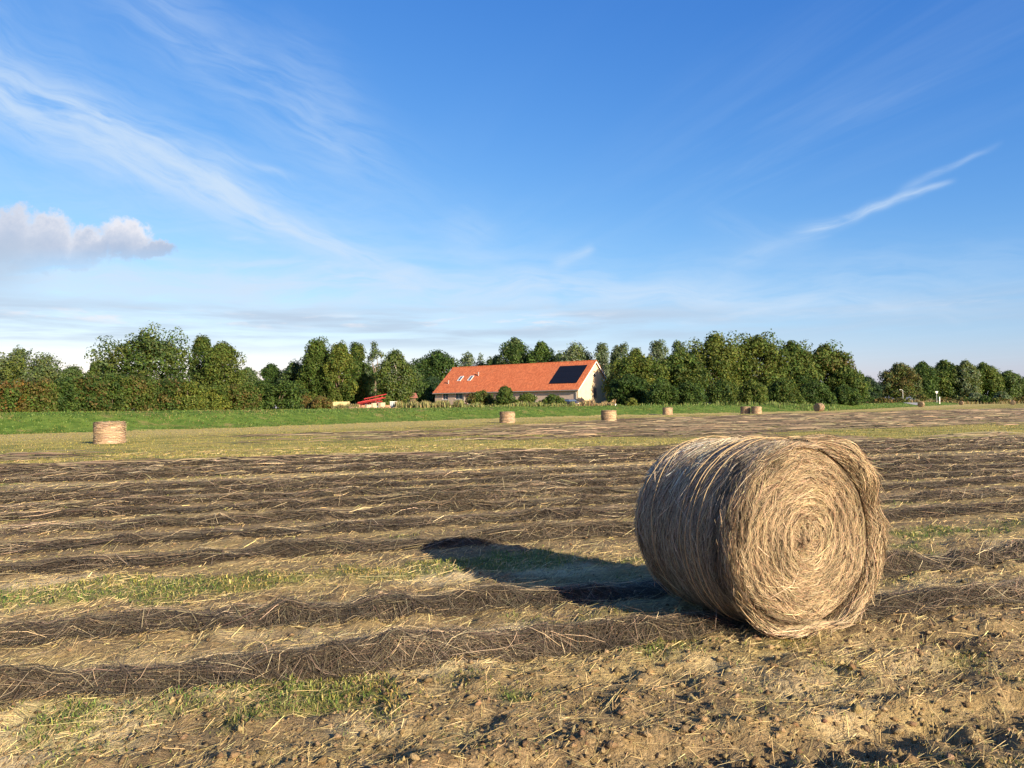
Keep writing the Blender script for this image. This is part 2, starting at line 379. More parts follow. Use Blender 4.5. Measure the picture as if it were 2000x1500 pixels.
def build_ground():
    fa = np.radians(np.arange(-48, 48.01, 0.27)); ca = np.radians(np.arange(53, 308, 5.0))
    A = np.concatenate([fa, ca])
    r1 = 2.3 * 1.0145 ** np.arange(0, 232); r2 = r1[-1] * 1.03 ** np.arange(1, 55); r3 = r2[-1] * 1.12 ** np.arange(1, 26)
    R = np.concatenate([[0.02, 0.7, 1.4, 1.9], r1, r2, r3]); nA, nR = len(A), len(R)
    X = R[:, None] * np.sin(A)[None, :]; Y = R[:, None] * np.cos(A)[None, :]
    x, y = X.ravel(), Y.ravel(); b = bank_d(x, y)
    Z = H(x, y); Z[:nA] = Z[:nA].mean()
    i = np.arange(nR - 1)[:, None]; j = np.arange(nA)[None, :]; j2 = (j + 1) % nA
    Q = np.stack([i * nA + j, (i + 1) * nA + j, (i + 1) * nA + j2, i * nA + j2], axis=2).reshape(-1, 4)
    mt = bpy.data.materials.new('field_ground'); mt.use_nodes = True; T = NT(mt.node_tree)
    bs = T.n['Principled BSDF']; bs.inputs['Roughness'].default_value = 0.95; bs.inputs['Specular IOR Level'].default_value = 0.12
    pos = T.new('ShaderNodeTexCoord').outputs['Object']
    def at(nm): return T.new('ShaderNodeAttribute', attribute_name=nm).outputs['Fac']
    s_ = T.vm('DOT_PRODUCT', pos, (TX, TY, 0)); u_ = T.vm('DOT_PRODUCT', pos, (-TY, TX, 0))
    rp = T.comb(T.m('MULTIPLY', s_, 0.28), u_)
    n1, n2, n3 = T.noise(pos, 6.0, 6, 0.65), T.noise(pos, 38, 4, 0.65), T.noise(rp, 1.3, 5, 0.6)
    n4 = T.noise(T.comb(T.m('MULTIPLY', s_, 0.1), u_), 9, 4, 0.7)
    soil = T.mix(T.ss(n1, 0.3, 0.7), (0.140, 0.095, 0.047), (0.285, 0.20, 0.100))
    soil = T.mix(T.m('MULTIPLY', T.ss(n2, 0.48, 0.68), 0.6), soil, (0.43, 0.305, 0.155))
    litter = T.mix(T.ss(n4, 0.3, 0.7), (0.31, 0.215, 0.085), (0.56, 0.415, 0.17))
    c = T.mix(T.ss(n3, 0.44, 0.70), soil, litter)
    c = T.mix(T.m('MULTIPLY', at('pale'), T.ss(n2, 0.2, 0.55)), c, (0.62, 0.48, 0.26))
    yg = T.mix(T.ss(n1, 0.3, 0.7), (0.34, 0.29, 0.055), (0.50, 0.405, 0.095))
    c = T.mix(T.m('MULTIPLY', at('yel'), T.ss(T.noise(rp, 2.2, 5, 0.65), 0.30, 0.6)), c, yg)
    gr = T.mix(n2, (0.075, 0.10, 0.022), (0.19, 0.21, 0.05))
    c = T.mix(T.m('MULTIPLY', at('green'), T.ss(n2, 0.25, 0.6)), c, gr)
    wob = T.m('MULTIPLY', T.m('SUBTRACT', T.noise(pos, 0.5, 3, 0.5), 0.5), 0.9)
    st = T.m('COSINE', T.m('MULTIPLY', T.m('SUBTRACT', T.m('ADD', u_, wob), 8.75), 2 * math.pi / 1.35))
    st = T.ss(T.m('ADD', st, T.m('MULTIPLY', T.m('SUBTRACT', n3, 0.5), 2.2)), 0.25, 0.9)
    dk = T.mix(T.ss(n4, 0.3, 0.72), (0.055, 0.042, 0.026), (0.16, 0.122, 0.064))
    c = T.mix(T.m('MULTIPLY', at('dark'), T.m('ADD', 0.12, T.m('MULTIPLY', st, 0.72))), c, dk)
    bk = T.mix(T.ss(T.noise(pos, 1.1, 5, 0.65), 0.34, 0.66), (0.055, 0.105, 0.014), (0.125, 0.185, 0.030))
    bk = T.mix(T.ss(T.noise(pos, 0.45, 5, 0.6), 0.57, 0.70), bk, (0.21, 0.18, 0.06))
    c = T.mix(at('tan'), c, T.mix(T.ss(n3, 0.3, 0.7), (0.40, 0.29, 0.105), (0.46, 0.375, 0.135)))
    c = T.mix(T.ss(T.m('ADD', at('bank'), T.m('MULTIPLY', T.m('SUBTRACT', T.noise(pos, 0.9, 4, 0.6), 0.5), 0.6)), 0.38, 0.62), c, bk)
    T.l.new(c, bs.inputs['Base Color'])
    bp = T.new('ShaderNodeBump'); bp.inputs['Strength'].default_value = 1.0; bp.inputs['Distance'].default_value = 0.05
    T.l.new(T.m('ADD', T.noise(pos, 14, 6, 0.7), T.m('MULTIPLY', n4, 0.5)), bp.inputs['Height']); T.l.new(bp.outputs[0], bs.inputs['Normal'])
    s, u = uv_rows(x, y)
    nn = fbm(x * 0.08, y * 0.08, 70, 3)
    attrs = dict(green=m_green(x, y) * (b > 1), pale=m_pale(x, y), dark=m_dark(x, y, b), bank=1 - sst(-1.4, 1.0, b),
                 tan=(1 - sst(7, 17, b + (nn - 0.5) * 9)) * 0.85, yel=sst(22.5, 26.5, u) * 0.95)
    o = mesh_np('field', np.stack([x, y, Z], 1), Q, mt, smooth=True, attrs=attrs)
    tag(o, 'harvested flax field with brown soil, weeds and a raised green grass bank', kind='structure')
build_ground()

M_STRAW = material('straw', rough=0.75, spec=0.25, vcol=True)
M_GRASS = material('grass_blade', rough=0.6, spec=0.3, vcol=True, transl=0.25)
M_CORE = material('straw_core', (0.062, 0.048, 0.032), 0.95, 0.1, noise=(20, 0.5), bump=(30, 0.8))

# bale: front face centre on the ground and axis
BF = np.array([1.93, 5.28]); BA = np.array([-0.43, 0.903]); BA /= np.linalg.norm(BA)
BR, BW = 0.635, 1.06

# ------------------------------------------------------------------ straw rows
DARKS = [(0.044, 0.034, 0.022), (0.080, 0.062, 0.040), (0.135, 0.105, 0.066), (0.25, 0.19, 0.112), (0.48, 0.37, 0.205)]
def row_shape(u0, seed):
    wid = 0.145 if u0 < 8 else 0.16
    hgt = 0.078 if u0 < 5.5 else 0.105 if u0 < 8 else (0.085 if u0 < 10 else 0.06)
    def centre(s): return u0 + 0.22 * (vn(s * 0.33, 0 * s, seed) - 0.5) + 0.14 * (vn(s * 1.0, 0 * s, seed + 1) - 0.5)
    def bump(s, v):
        a = hgt * (0.55 + 0.9 * vn(s * 0.8, 0 * s, seed + 2)) * (0.75 + 0.5 * vn(s * 2.6, 0 * s, seed + 5))
        if u0 < 5.5:   # torn places in the nearest row, and it is pressed flat under the bale
            a = a * (1 - 0.55 * np.exp(-((s + 0.80) / 0.22) ** 2)) * (1 - 0.75 * np.exp(-((s - 3.3) / 0.75) ** 4))
        elif u0 < 7: a = a * (1 - 0.6 * np.exp(-((s - 2.9) / 0.7) ** 4))
        w = wid * (0.8 + 0.4 * vn(s * 0.7, 0 * s, seed + 3))
        p = np.exp(-np.abs(v / w) ** 3.0)
        return a * p + (0.08 if u0 < 8 else 0.05) * p * (fbm(s * 3.4, v * 5, seed + 4, 2) - 0.5)
    return centre, bump, wid
def s_range(u): return -0.60 * u - 1.6, 1.50 * u + 2.0
ordn = ['nearest', 'second', 'third', 'fourth', 'fifth', 'sixth', 'seventh', 'eighth', 'ninth', 'tenth', 'eleventh', 'twelfth', 'thirteenth']
where = ['passing under the front of the big bale', 'reaching the big bale from its shadow side', 'behind the green weedy strip', '', '', '', '', '', 'just before the pale bare line', 'just beyond the pale bare line', '', '', 'at the edge of the yellow green stubble']
def straw_row(u0, seed, label):
    r = np.random.default_rng(seed)
    centre, bump, wid = row_shape(u0, seed); s0, s1 = s_range(u0)
    cx, cy = from_rows(0, u0)
    root = empty('straw_row', (cx, cy, 0), 0, label, 'straw row', 'dark rows of cut flax straw across the field')
    def world(s, v): 
        x, y = from_rows(s, centre(s) + v); return x, y
    ds = max(0.05, 0.011 * u0); sv = np.arange(s0, s1, ds); vv = np.linspace(-wid * 1.75, wid * 1.75, 11)
    Sg, Vg = np.meshgrid(sv, vv, indexing='ij'); x, y = world(Sg, Vg)
    z = h_field(x, y) + bump(Sg, Vg) - 0.012 - 0.03 * (np.abs(Vg) > wid * 1.6)
    n, k = Sg.shape; i = np.arange(n - 1)[:, None] * k + np.arange(k - 1)[None, :]
    Q = np.stack([i, i + k, i + k + 1, i + 1], 2).reshape(-1, 4)
    mesh_np('straw_mound', np.stack([x - cx, y - cy, z], 2).reshape(-1, 3), Q, M_CORE, root, smooth=True)
    # stems draped over the mound
    d = u0; w0 = max(0.0023, 0.00055 * d)
    near = u0 < 8; N = int((s1 - s0) * (1.25 / (0.30 * w0) if near else 1.0 / (0.48 * w0))); K = 4 if u0 < 8 else 3
    ss_ = r.uniform(s0, s1, N); v0 = np.clip(r.normal(-0.02, wid * 0.60, N), -wid * 1.5, wid * 1.5)
    L = r.uniform(0.12, 0.50, N) if near else r.uniform(0.25, 0.75, N); al = r.random(N)
    clump = vn(ss_ * 1.5, v0 * 2, seed + 9) - 0.5
    th = np.where(al < (0.5 if near else 0.35), math.pi / 2 + r.normal(0, 0.5, N) + clump * 1.8, r.normal(0, 0.30, N) + clump * 0.7)
    tau = np.linspace(-0.5, 0.5, K)[None, :]; bend = r.normal(0, 0.35, N)[:, None] * (tau ** 2 - 0.08)
    sp = ss_[:, None] + L[:, None] * (tau * np.cos(th)[:, None] - bend * np.sin(th)[:, None])
    vp = v0[:, None] + L[:, None] * (tau * np.sin(th)[:, None] + bend * np.cos(th)[:, None])
    vp = np.clip(vp, -wid * 1.55 - 0.1 * r.random(N)[:, None] ** 3, wid * 1.55 + 0.1 * r.random(N)[:, None] ** 3)
    x, y = world(sp, vp)
    off = np.abs(r.normal(0, 0.016, N))[:, None] + 0.006
    loose = (r.random(N) < 0.04)[:, None] * np.abs(r.normal(0, 0.06, N))[:, None] * (tau + 0.5)
    z = h_field(x, y) + bump(sp, vp) + off + loose
    Nn = np.stack([r.normal(0, 0.5, N) + TY * 0.25, r.normal(0, 0.5, N) - TX * 0.3, np.ones(N)], 1)[:, None, :]
    pal = palette(N, DARKS, [0.29, 0.35, 0.23, 0.09, 0.04], 0.25, r)
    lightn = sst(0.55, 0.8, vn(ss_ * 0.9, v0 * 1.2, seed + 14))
    pal *= (1 + 0.5 * lightn)[:, None]; pal *= (0.85 + 0.75 * sst(-0.1, 0.8, v0 / wid))[:, None]  # tops and backs lighter, fronts darker: sunlit tops put into the stem colour
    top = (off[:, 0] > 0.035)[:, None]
    pal = np.where(top, pal * 1.35, pal)  # highest stems lightened as well, as if lit
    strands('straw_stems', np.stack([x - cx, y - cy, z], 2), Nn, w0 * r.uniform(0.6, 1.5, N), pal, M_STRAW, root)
    # pale long stems lying on top, along the row
    N2 = int((s1 - s0) * (9 if u0 < 8 else 6) * (1 if u0 < 12 else 0.8)); K2 = 6
    ss_ = r.uniform(s0, s1, N2); v0 = r.normal(0.04, wid * 0.55, N2); L = r.uniform(0.15, 0.7, N2); th = r.normal(0, 0.45, N2)
    tau = np.linspace(-0.5, 0.5, K2)[None, :]; bend = r.normal(0, 0.5, N2)[:, None] * (tau ** 2 - 0.08)
    sp = ss_[:, None] + L[:, None] * (tau * np.cos(th)[:, None] - bend * np.sin(th)[:, None]); vp = v0[:, None] + L[:, None] * (tau * np.sin(th)[:, None] + bend * np.cos(th)[:, None])
    x, y = world(sp, vp)
    z = h_field(x, y) + bump(sp, vp) + 0.025 + np.abs(r.normal(0, 0.03, N2))[:, None] * (0.5 + tau)
    Nn = np.stack([r.normal(0, 0.4, N2), r.normal(-0.3, 0.4, N2), np.ones(N2)], 1)[:, None, :]
    strands('pale_stems', np.stack([x - cx, y - cy, z], 2), Nn, w0 * r.uniform(0.5, 1.15, N2), palette(N2, [(0.52, 0.40, 0.24), (0.38, 0.28, 0.16)], [0.6, 0.4], 0.2, r), M_STRAW, root)
for k, u0 in enumerate(ROWS):
    lb = ordn[k] + (' dark straw row from the camera' if k else ' dark straw row to the camera') + (', ' + where[k] if where[k] else ', running across the field')
    straw_row(u0, 100 + 37 * k, lb)

def far_rows():
    """rows too far to tell apart: low mounds and stems in one mass"""
    r = np.random.default_rng(5); N = 26000
    a = np.radians(r.uniform(-38, 38, N)); d = np.exp(r.uniform(math.log(24), math.log(150), N))
    x, y = d * np.sin(a), d * np.cos(a); s, u = uv_rows(x, y); b = bank_d(x, y)
    u = np.where(u > 24.5, np.round((u - 8.75) / 1.35) * 1.35 + 8.75 + r.normal(0, 0.25, N), u); x, y = from_rows(s, u)
    keep = (m_dark(x, y, b) * (0.35 + vn(s * 0.2, u * 0.7, 77)) > r.random(N) * 0.9) & (b > 14) & (u > 24.3)
    x, y, s, u, d = (q[keep] for q in (x, y, s, u, d)); N = len(x)
    L = r.uniform(0.6, 2.0, N) * (1 + d / 60); th = ROWDIR + r.normal(0, 0.22, N); K = 4; tau = np.linspace(-.5, .5, K)[None, :]
    px = x[:, None] + L[:, None] * tau * np.cos(th)[:, None]; py = y[:, None] + L[:, None] * tau * np.sin(th)[:, None]
    z = h_field(px, py, False) + 0.02 + r.uniform(0.02, 0.13, N)[:, None] * (1 - (2 * tau) ** 2)
    Nn = np.stack([r.normal(0, 0.2, N), r.normal(-1.2, 0.3, N), np.ones(N)], 1)[:, None, :]
    o = strands('far_straw_rows', np.stack([px, py, z], 2), Nn, 0.02 + 0.0005 * d, palette(N, DARKS, [0.24, 0.36, 0.3, 0.10, 0.0], 0.2, r), M_STRAW)
    tag(o, 'brown straw lying in faint rows on the far part of the field', 'straw')
far_rows()

# ------------------------------------------------------------------ litter, weeds, clods on the field
def scatter(n, rmin, rmax, amax=40, seed=1):
    r = np.random.default_rng(seed)
    a = np.radians(r.uniform(-amax, amax, n)); d = rmin * (rmax / rmin) ** r.random(n)
    return r, d * np.sin(a), d * np.cos(a), d
def litter():
    r, x, y, d = scatter(210000, 2.6, 32, 42, 21); N = len(x)
    s, u = uv_rows(x, y); pl = m_pale(x, y); gn = m_green(x, y)
    keep = r.random(N) < (0.45 + 0.55 * fbm(s * 0.6, u * 2, 23, 3) + pl * 0.6 - gn * 0.35) * np.where(d < 9, 1, 0.55) * np.where((u < 4.3) & (pl < 0.4), 0.6, 1.0); x, y, d, pl, s, u = (q[keep] for q in (x, y, d, pl, s, u)); N = len(x)
    K = 2; tau = np.linspace(-.5, .5, K)[None, :]
    L = np.where(r.random(N) < 0.018, r.uniform(0.12, 0.35, N), np.minimum(0.012 + r.exponential(0.028, N), 0.16)) * (0.7 + d / 11)
    th = ROWDIR + np.where(r.random(N) < 0.38, r.normal(0, 0.4, N), r.uniform(-1.6, 1.6, N)); bend = r.normal(0, 0.25, N)[:, None] * tau ** 2
    px = x[:, None] + L[:, None] * (tau * np.cos(th)[:, None] - bend * np.sin(th)[:, None]); py = y[:, None] + L[:, None] * (tau * np.sin(th)[:, None] + bend * np.cos(th)[:, None])
    pz = h_field(px, py) + 0.005 + np.minimum(np.abs(r.normal(0, 0.018, N)), L * 0.5)[:, None] * (0.6 + tau)
    Nn = np.stack([r.normal(0, 0.5, N), r.normal(-0.4, 0.5, N), np.ones(N)], 1)[:, None, :]
    c = palette(N, [(0.54, 0.41, 0.185), (0.42, 0.31, 0.128), (0.27, 0.185, 0.078), (0.08, 0.056, 0.032)], [0.30, 0.33, 0.20, 0.17], 0.25, r) * (1 + 0.25 * pl)[:, None]
    o = strands('straw_litter', np.stack([px, py, pz], 2), Nn, np.maximum(0.0026, 0.00068 * d) * r.uniform(0.6, 1.7, N), c, M_STRAW)
    tag(o, 'loose bits of pale straw scattered over the brown soil', 'straw')
litter()
def blades(name, x, y, z, h, w, lean, cols, label, cat, r):
    """single bent grass blades: 5 verts, 2 faces (quad strip + tip as narrow quad)"""
    N = len(x); az = r.uniform(0, 2 * np.pi, N); la = r.uniform(0, 2 * np.pi, N)
    dx, dy = np.cos(la) * lean * h, np.sin(la) * lean * h
    P = np.stack([np.stack([x, y, z - 0.01], 1), np.stack([x + dx * 0.35, y + dy * 0.35, z + h * 0.6], 1), np.stack([x + dx, y + dy, z + h * (1 - 0.3 * lean)], 1)], 1)
    sd = np.stack([np.cos(az), np.sin(az), 0 * az], 1)[:, None, :] * (w[:, None, None] * 0.5) * np.array([0.8, 1.0, 0.12])[None, :, None]
    V = np.stack([P - sd, P + sd], 2).reshape(-1, 3); base = (np.arange(N) * 6)[:, None] + (np.arange(2) * 2)[None, :]
    Q = np.stack([base, base + 1, base + 3, base + 2], 2).reshape(-1, 4)
    o = mesh_np(name, V, Q, M_GRASS, None, cols=np.repeat(cols, 6, 0)); return tag(o, label, cat, kind='stuff')
def weeds():
    r, x, y, d = scatter(330000, 2.6, 34, 42, 33); s, u = uv_rows(x, y); gm = m_green(x, y)
    onrow = np.min(np.abs(u[:, None] - np.array(ROWS)[None, :]), axis=1) < 0.28
    keep = (r.random(len(x)) < gm * 0.75 + 0.022 + 0.035 * sst(0.5, 0.7, fbm(x * 2, y * 2, 44, 2))) & (~onrow | (r.random(len(x)) < 0.12)) & (u < 24)
    x, y, d, gm = x[keep], y[keep], d[keep], gm[keep]; N = len(x)
    z = h_field(x, y)
    cl = fbm(x * 1.7, y * 1.7, 45, 2); c = palette(N, [(0.10, 0.16, 0.028), (0.19, 0.215, 0.045), (0.30, 0.265, 0.07), (0.38, 0.30, 0.11)], [0.22, 0.30, 0.30, 0.18], 0.25, r)
    c = c * np.where(cl > 0.55, 1, 1)[:, None]; c[:, 0] *= 0.75 + 0.6 * (1 - cl); 
    h = r.uniform(0.010, 0.030, N) * (0.7 + 0.7 * gm) * (1 + 0.03 * d); 
    blades('field_weeds', x, y, z, h, np.maximum(0.0042, 0.00075 * d) * r.uniform(0.7, 1.6, N), np.abs(r.normal(1.2, 0.6, N)), c, 'low green weeds and seedlings between the straw rows', 'weeds', r)
    r, x, y, d = scatter(60000, 20, 110, 38, 34); s, u = uv_rows(x, y); b = bank_d(x, y)
    keep = (b > 0.5) & (u > 23.5) & (r.random(len(x)) < 0.35 + 0.65 * fbm(s * 0.1, u * 0.5, 46, 3) - 0.6 * m_dark(x, y, b)); x, y, d = x[keep], y[keep], d[keep]; N = len(x)
    c = palette(N, [(0.22, 0.205, 0.045), (0.31, 0.265, 0.07), (0.36, 0.29, 0.09)], [0.4, 0.45, 0.15], 0.12, r) * 0.92
    blades('stubble_grass', x, y, h_field(x, y, False), r.uniform(0.03, 0.075, N), 0.008 + 0.0005 * d * r.uniform(0.7, 1.5, N), np.abs(r.normal(0.8, 0.5, N)), c, 'short yellow green regrowth on the middle of the field', 'grass', r)
weeds()
def bank_grass():
    r, x, y, d = scatter(420000, 44, 330, 40, 55); b = bank_d(x, y)
    pr = np.where((b < 0.3) & (b > -9.5), 0.8, np.where((b <= -9.5) & (b > -22), 0.12, 0.0)) * np.where(b > -4.5, 0.75, 1)
    keep = r.random(len(x)) < pr; x, y, d, b = x[keep], y[keep], d[keep], b[keep]; N = len(x)
    n = fbm(x * 0.5, y * 0.5, 57, 3); n2 = fbm(x * 0.16, y * 0.16, 58, 2)
    c = palette(N, [(0.065, 0.135, 0.018), (0.105, 0.19, 0.028), (0.165, 0.235, 0.045), (0.27, 0.23, 0.085)], [0.26, 0.46, 0.28, 0.0], 0.14, r) * 0.74
    c = np.where((n > 0.60)[:, None], c * np.array([1.35, 1.0, 1.2]), c); c = np.where((n2 > 0.62)[:, None] & (r.random(N) < 0.4)[:, None], np.array([0.15, 0.135, 0.045]) * np.exp(r.normal(0, 0.2, (N, 1))), c)
    h = r.uniform(0.05, 0.13, N) * (0.7 + 0.8 * n)
    blades('bank_grass', x, y, H(x, y, False), h, 0.015 + 0.0007 * d * r.uniform(0.7, 1.5, N), np.abs(r.normal(0.55, 0.35, N)), c, 'lush green grass on the long low bank behind the field', 'grass', r)
    # tall dry grass and reeds behind the crest, near the barn and the rubbish heap
    X, Y, Hh, Cc = [], [], [], []
    for (p0, p1, d0, d1, hh, n_, col) in [(770, 905, 118, 128, 1.1, 2600, (0.20, 0.19, 0.07)), (1125, 1200, 118, 134, 1.0, 1500, (0.30, 0.22, 0.10)), (600, 700, 110, 118, 0.7, 900, (0.17, 0.16, 0.06)), (905, 1125, 114, 126, 0.75, 2200, (0.16, 0.17, 0.05)), (680, 775, 104, 112, 0.35, 600, (0.26, 0.19, 0.10)), (1640, 2000, 285, 335, 1.3, 2600, (0.16, 0.13, 0.05)), (1200, 1640, 132, 150, 0.7, 1500, (0.10, 0.14, 0.03))]:
        px = r.uniform(p0, p1, n_); dd = r.uniform(d0, d1, n_); X.append(atx(px, dd)); Y.append(dd); Hh.append(hh * r.uniform(0.5, 1.1, n_) * (0.5 + 0.9 * vn(px * 0.11, dd * 0, 88))); Cc.append(np.array(col)[None] * np.exp(r.normal(0, 0.3, (n_, 1))) * (1 + r.normal(0, .1, (n_, 3))))
    x, y, h, c = map(np.concatenate, (X, Y, Hh, Cc))
    blades('tall_grass', x, y, H(x, y, False), h, 0.03 + 0.0009 * y, np.abs(r.normal(0.25, 0.15, len(x))), np.clip(c, .01, .8), 'tall dry grass and reeds behind the bank by the barn', 'grass', r)
bank_grass()
def clods():
    r, x, y, d = scatter(34000, 2.6, 12, 42, 66); s, u = uv_rows(x, y)
    keep = r.random(len(x)) < np.where(u < 4.7, 0.55 + 0.4 * fbm(x * 1.5, y * 1.5, 67, 2), 0.10); x, y = x[keep], y[keep]; N = len(x)
    R = np.minimum(0.004 + r.exponential(0.0048, N), 0.026)
    octa = np.array([(1, 0, 0), (-1, 0, 0), (0, 1, 0), (0, -1, 0), (0, 0, 1), (0, 0, -1)], float)
    fc = np.array([(0, 2, 4), (2, 1, 4), (1, 3, 4), (3, 0, 4), (2, 0, 5), (1, 2, 5), (3, 1, 5), (0, 3, 5)])
    V = (octa[None] + r.normal(0, .25, (N, 6, 3))) * R[:, None, None] * r.uniform(0.6, 1.5, (N, 1, 3)); V[:, :, 2] *= 0.75
    a = r.uniform(0, 6.28, N)[:, None]; V = np.stack([V[..., 0] * np.cos(a) - V[..., 1] * np.sin(a), V[..., 0] * np.sin(a) + V[..., 1] * np.cos(a), V[..., 2]], 2)
    V = V + np.stack([x, y, h_field(x, y) + R * 0.25], 1)[:, None, :]
    Q = (fc[None] + (np.arange(N) * 6)[:, None, None]).reshape(-1, 3)
    c = palette(N, [(0.17, 0.115, 0.058), (0.27, 0.19, 0.095)], [0.5, 0.5], 0.2, r)
    o = mesh_np('soil_clods', V.reshape(-1, 3), Q, material('soil_clod', rough=0.95, spec=0.1, vcol=True, bump=(60, 0.6)), cols=np.repeat(c, 6, 0))
    tag(o, 'small crumbled lumps of brown soil in the foreground', 'soil', kind='stuff')
clods()

# ------------------------------------------------------------------ the big bale in the foreground
TAN = [(0.45, 0.338, 0.195), (0.345, 0.253, 0.142), (0.22, 0.156, 0.086), (0.085, 0.058, 0.034), (0.54, 0.425, 0.26)]
def big_bale():
    r = np.random.default_rng(3)
    base = BF + BA * BW / 2
    rz = math.atan2(BA[1], BA[0]) - math.pi / 2           # local +y runs along the axis away from the camera
    z0 = 0.01
    root = empty('round_bale', (base[0], base[1], z0), rz, 'huge round flax bale lying on its side in the foreground, spiral end towards the camera', 'bale', 'round bales on the field')
    def rad(th, y):
        """radius of the roll at angle th (0 = local +x, pi/2 = up) and axial place y"""
        q = BR * (1 + 0.018 * (vn(th * 1.3 + 9, y * 2 + 5, 301) - 0.5) * 2 + 0.03 * (fbm(th * 4 + 7, y * 6 + 9, 302, 2) - 0.5))
        e = np.clip((np.abs(y) - (BW / 2 - 0.10)) / 0.10, 0, 1); return q * (1 - 0.045 * e ** 2)
    def squash(P):
        """sag: flat where it stands on the ground"""
        P = P.copy(); z = P[..., 2]; lo = 0.035
        P[..., 2] = np.where(z < lo, lo - (lo - z) * 0.25, z); k = np.clip(1 - z / 0.35, 0, 1); P[..., 0] *= 1 + 0.05 * k ** 2
        return P
    def cyl(th, rr, y): return squash(np.stack([rr * np.cos(th), y, BR + rr * np.sin(th)], -1))
    # solid dark core
    nt, ny, nr = 96, 14, 9
    th = np.linspace(0, 2 * np.pi, nt, endpoint=False); ys = np.linspace(-BW / 2, BW / 2, ny)
    rings = [cyl(th, rad(th, 0 * th + y) - 0.025, 0 * th + y) for y in ys]
    def face_y(rr, th):
        e = rr / BR
        bulge = 0.045 * (1 - e ** 2) - 0.03 * np.exp(-((rr - 0.09) / 0.035) ** 2) + 0.03 * np.exp(-(rr / 0.05) ** 2)
        ridge = 0.010 * np.sin(2 * np.pi * rr / 0.062 + th + 1.5 * vn(th * 1.2, rr * 5, 310)) + 0.035 * (fbm(rr * np.cos(th) * 5 + 20, rr * np.sin(th) * 5 + 20, 311, 3) - 0.5)
        edge = 0.07 * np.clip((e - 0.86) / 0.14, 0, 1) ** 2
        return -BW / 2 - bulge - ridge + edge
    front = [cyl(th, rad(th, 0 * th - BW / 2) * k - 0.02, face_y(rad(th, 0 * th - BW / 2) * k, th) + 0.03) for k in np.linspace(1, 0.06, nr)]
    back = [cyl(th, rad(th, 0 * th + BW / 2) * k - 0.02, 0 * th + BW / 2 + 0.03 * (1 - k ** 2)) for k in np.linspace(1, 0.06, nr)][1:]
    allr = front[::-1] + rings + back
    V = np.concatenate(allr); n = len(allr); i = np.arange(n - 1)[:, None] * nt + np.arange(nt)[None]; j = np.arange(n - 1)[:, None] * nt + (np.arange(nt)[None] + 1) % nt
    Q = np.stack([i, j, j + nt, i + nt], 2).reshape(-1, 4)
    core = mesh_np('straw_roll', V, Q, material('bale_core', (0.15, 0.105, 0.062), 0.95, 0.1, noise=(25, 0.5), bump=(40, 0.9)), root, smooth=True)
    # spiral end
    N = 46000; K = 3
    th0 = r.uniform(0, 2 * np.pi, N); rr = BR * np.sqrt(r.random(N)) * (0.985 - 0.085 * np.exp(-(((th0 + np.pi) % (2 * np.pi) - np.pi) / 0.95) ** 2)) + 0.004
    L = np.minimum(r.uniform(0.04, 0.22, N), rr * 2.2); tau = np.linspace(-.5, .5, K)[None]
    drift = r.normal(0.0, 0.24, N) + 0.5 * (vn(rr * 14, th0 * 3, 313) - 0.5); drift = np.where(r.random(N) < 0.2, r.normal(0, 0.9, N), drift)
    tp = th0[:, None] + L[:, None] / rr[:, None] * tau
    rp = rr[:, None] + drift[:, None] * L[:, None] * tau + r.normal(0, 0.12, N)[:, None] * L[:, None] * (tau ** 2 - 0.08)
    rp = np.clip(rp, 0.004, BR * 1.0); lay = np.abs(r.normal(0, 0.012, N))
    rim = rad(tp, -BW / 2 + 0 * tp) / BR
    P = cyl(tp, rp * rim, face_y(rp, tp) - lay[:, None] - 0.012 * (r.random(N) < 0.1)[:, None] * (tau + 0.5))
    P[..., 0] -= 0.055 * (1 - rp / BR)
    Nn = np.stack([r.normal(0, 0.55, N), -np.ones(N), r.normal(0.1, 0.55, N)], 1)[:, None]
    c = palette(N, TAN, [0.32, 0.33, 0.22, 0.10, 0.03], 0.22, r)
    band = fbm(rr * 18 + th0 / (2 * np.pi), th0 * 2.2, 312, 3); c *= (0.55 + 0.8 * band)[:, None]; c *= (1 - 0.35 * np.exp(-((rr - 0.095) / 0.02) ** 2) * (0.4 + 0.6 * np.cos(th0 + 0.3)))[:, None]  # dark arc by the centre: shade of the recess put into colour
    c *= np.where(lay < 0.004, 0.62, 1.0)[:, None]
    ring = sst(0.80, 0.95, rr / BR); c *= (1 - ring * 0.62 * sst(0.42, 0.62, fbm(th0 * 3 + 5, rr * 9, 341, 2)))[:, None]  # blotchy dark outer ring: shaded holes of the rim painted into the straw
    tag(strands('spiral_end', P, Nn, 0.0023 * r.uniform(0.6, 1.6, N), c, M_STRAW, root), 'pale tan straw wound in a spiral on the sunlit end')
    # wound side
    N = 25000; K = 4
    y = r.uniform(-BW / 2 + 0.02, BW / 2, N); th0 = r.uniform(0, 2 * np.pi, N); L = r.uniform(0.08, 0.36, N)
    tp = th0[:, None] + L[:, None] / BR * tau; ax = np.where(r.random(N) < 0.25, r.normal(0, 0.7, N), r.normal(0.05, 0.22, N)) + 0.5 * (vn(y * 6, th0 * 4, 314) - 0.5)
    yp = np.clip(y[:, None] + ax[:, None] * L[:, None] * tau, -BW / 2 - 0.03, BW / 2 + 0.04)
    lay = np.abs(r.normal(0, 0.008, N)); lift = (r.random(N) < 0.03) * np.abs(r.normal(0, 0.028, N)) * np.clip(np.sin(th0) + 0.6, 0, 1)
    P = cyl(tp, rad(tp, yp) - 0.012 + lay[:, None] + lift[:, None] * (tau + 0.5) ** 2, yp)
    Nn = np.stack([np.cos(th0) + r.normal(0, .4, N), r.normal(0, .5, N), np.sin(th0) + r.normal(0, .4, N)], 1)[:, None]
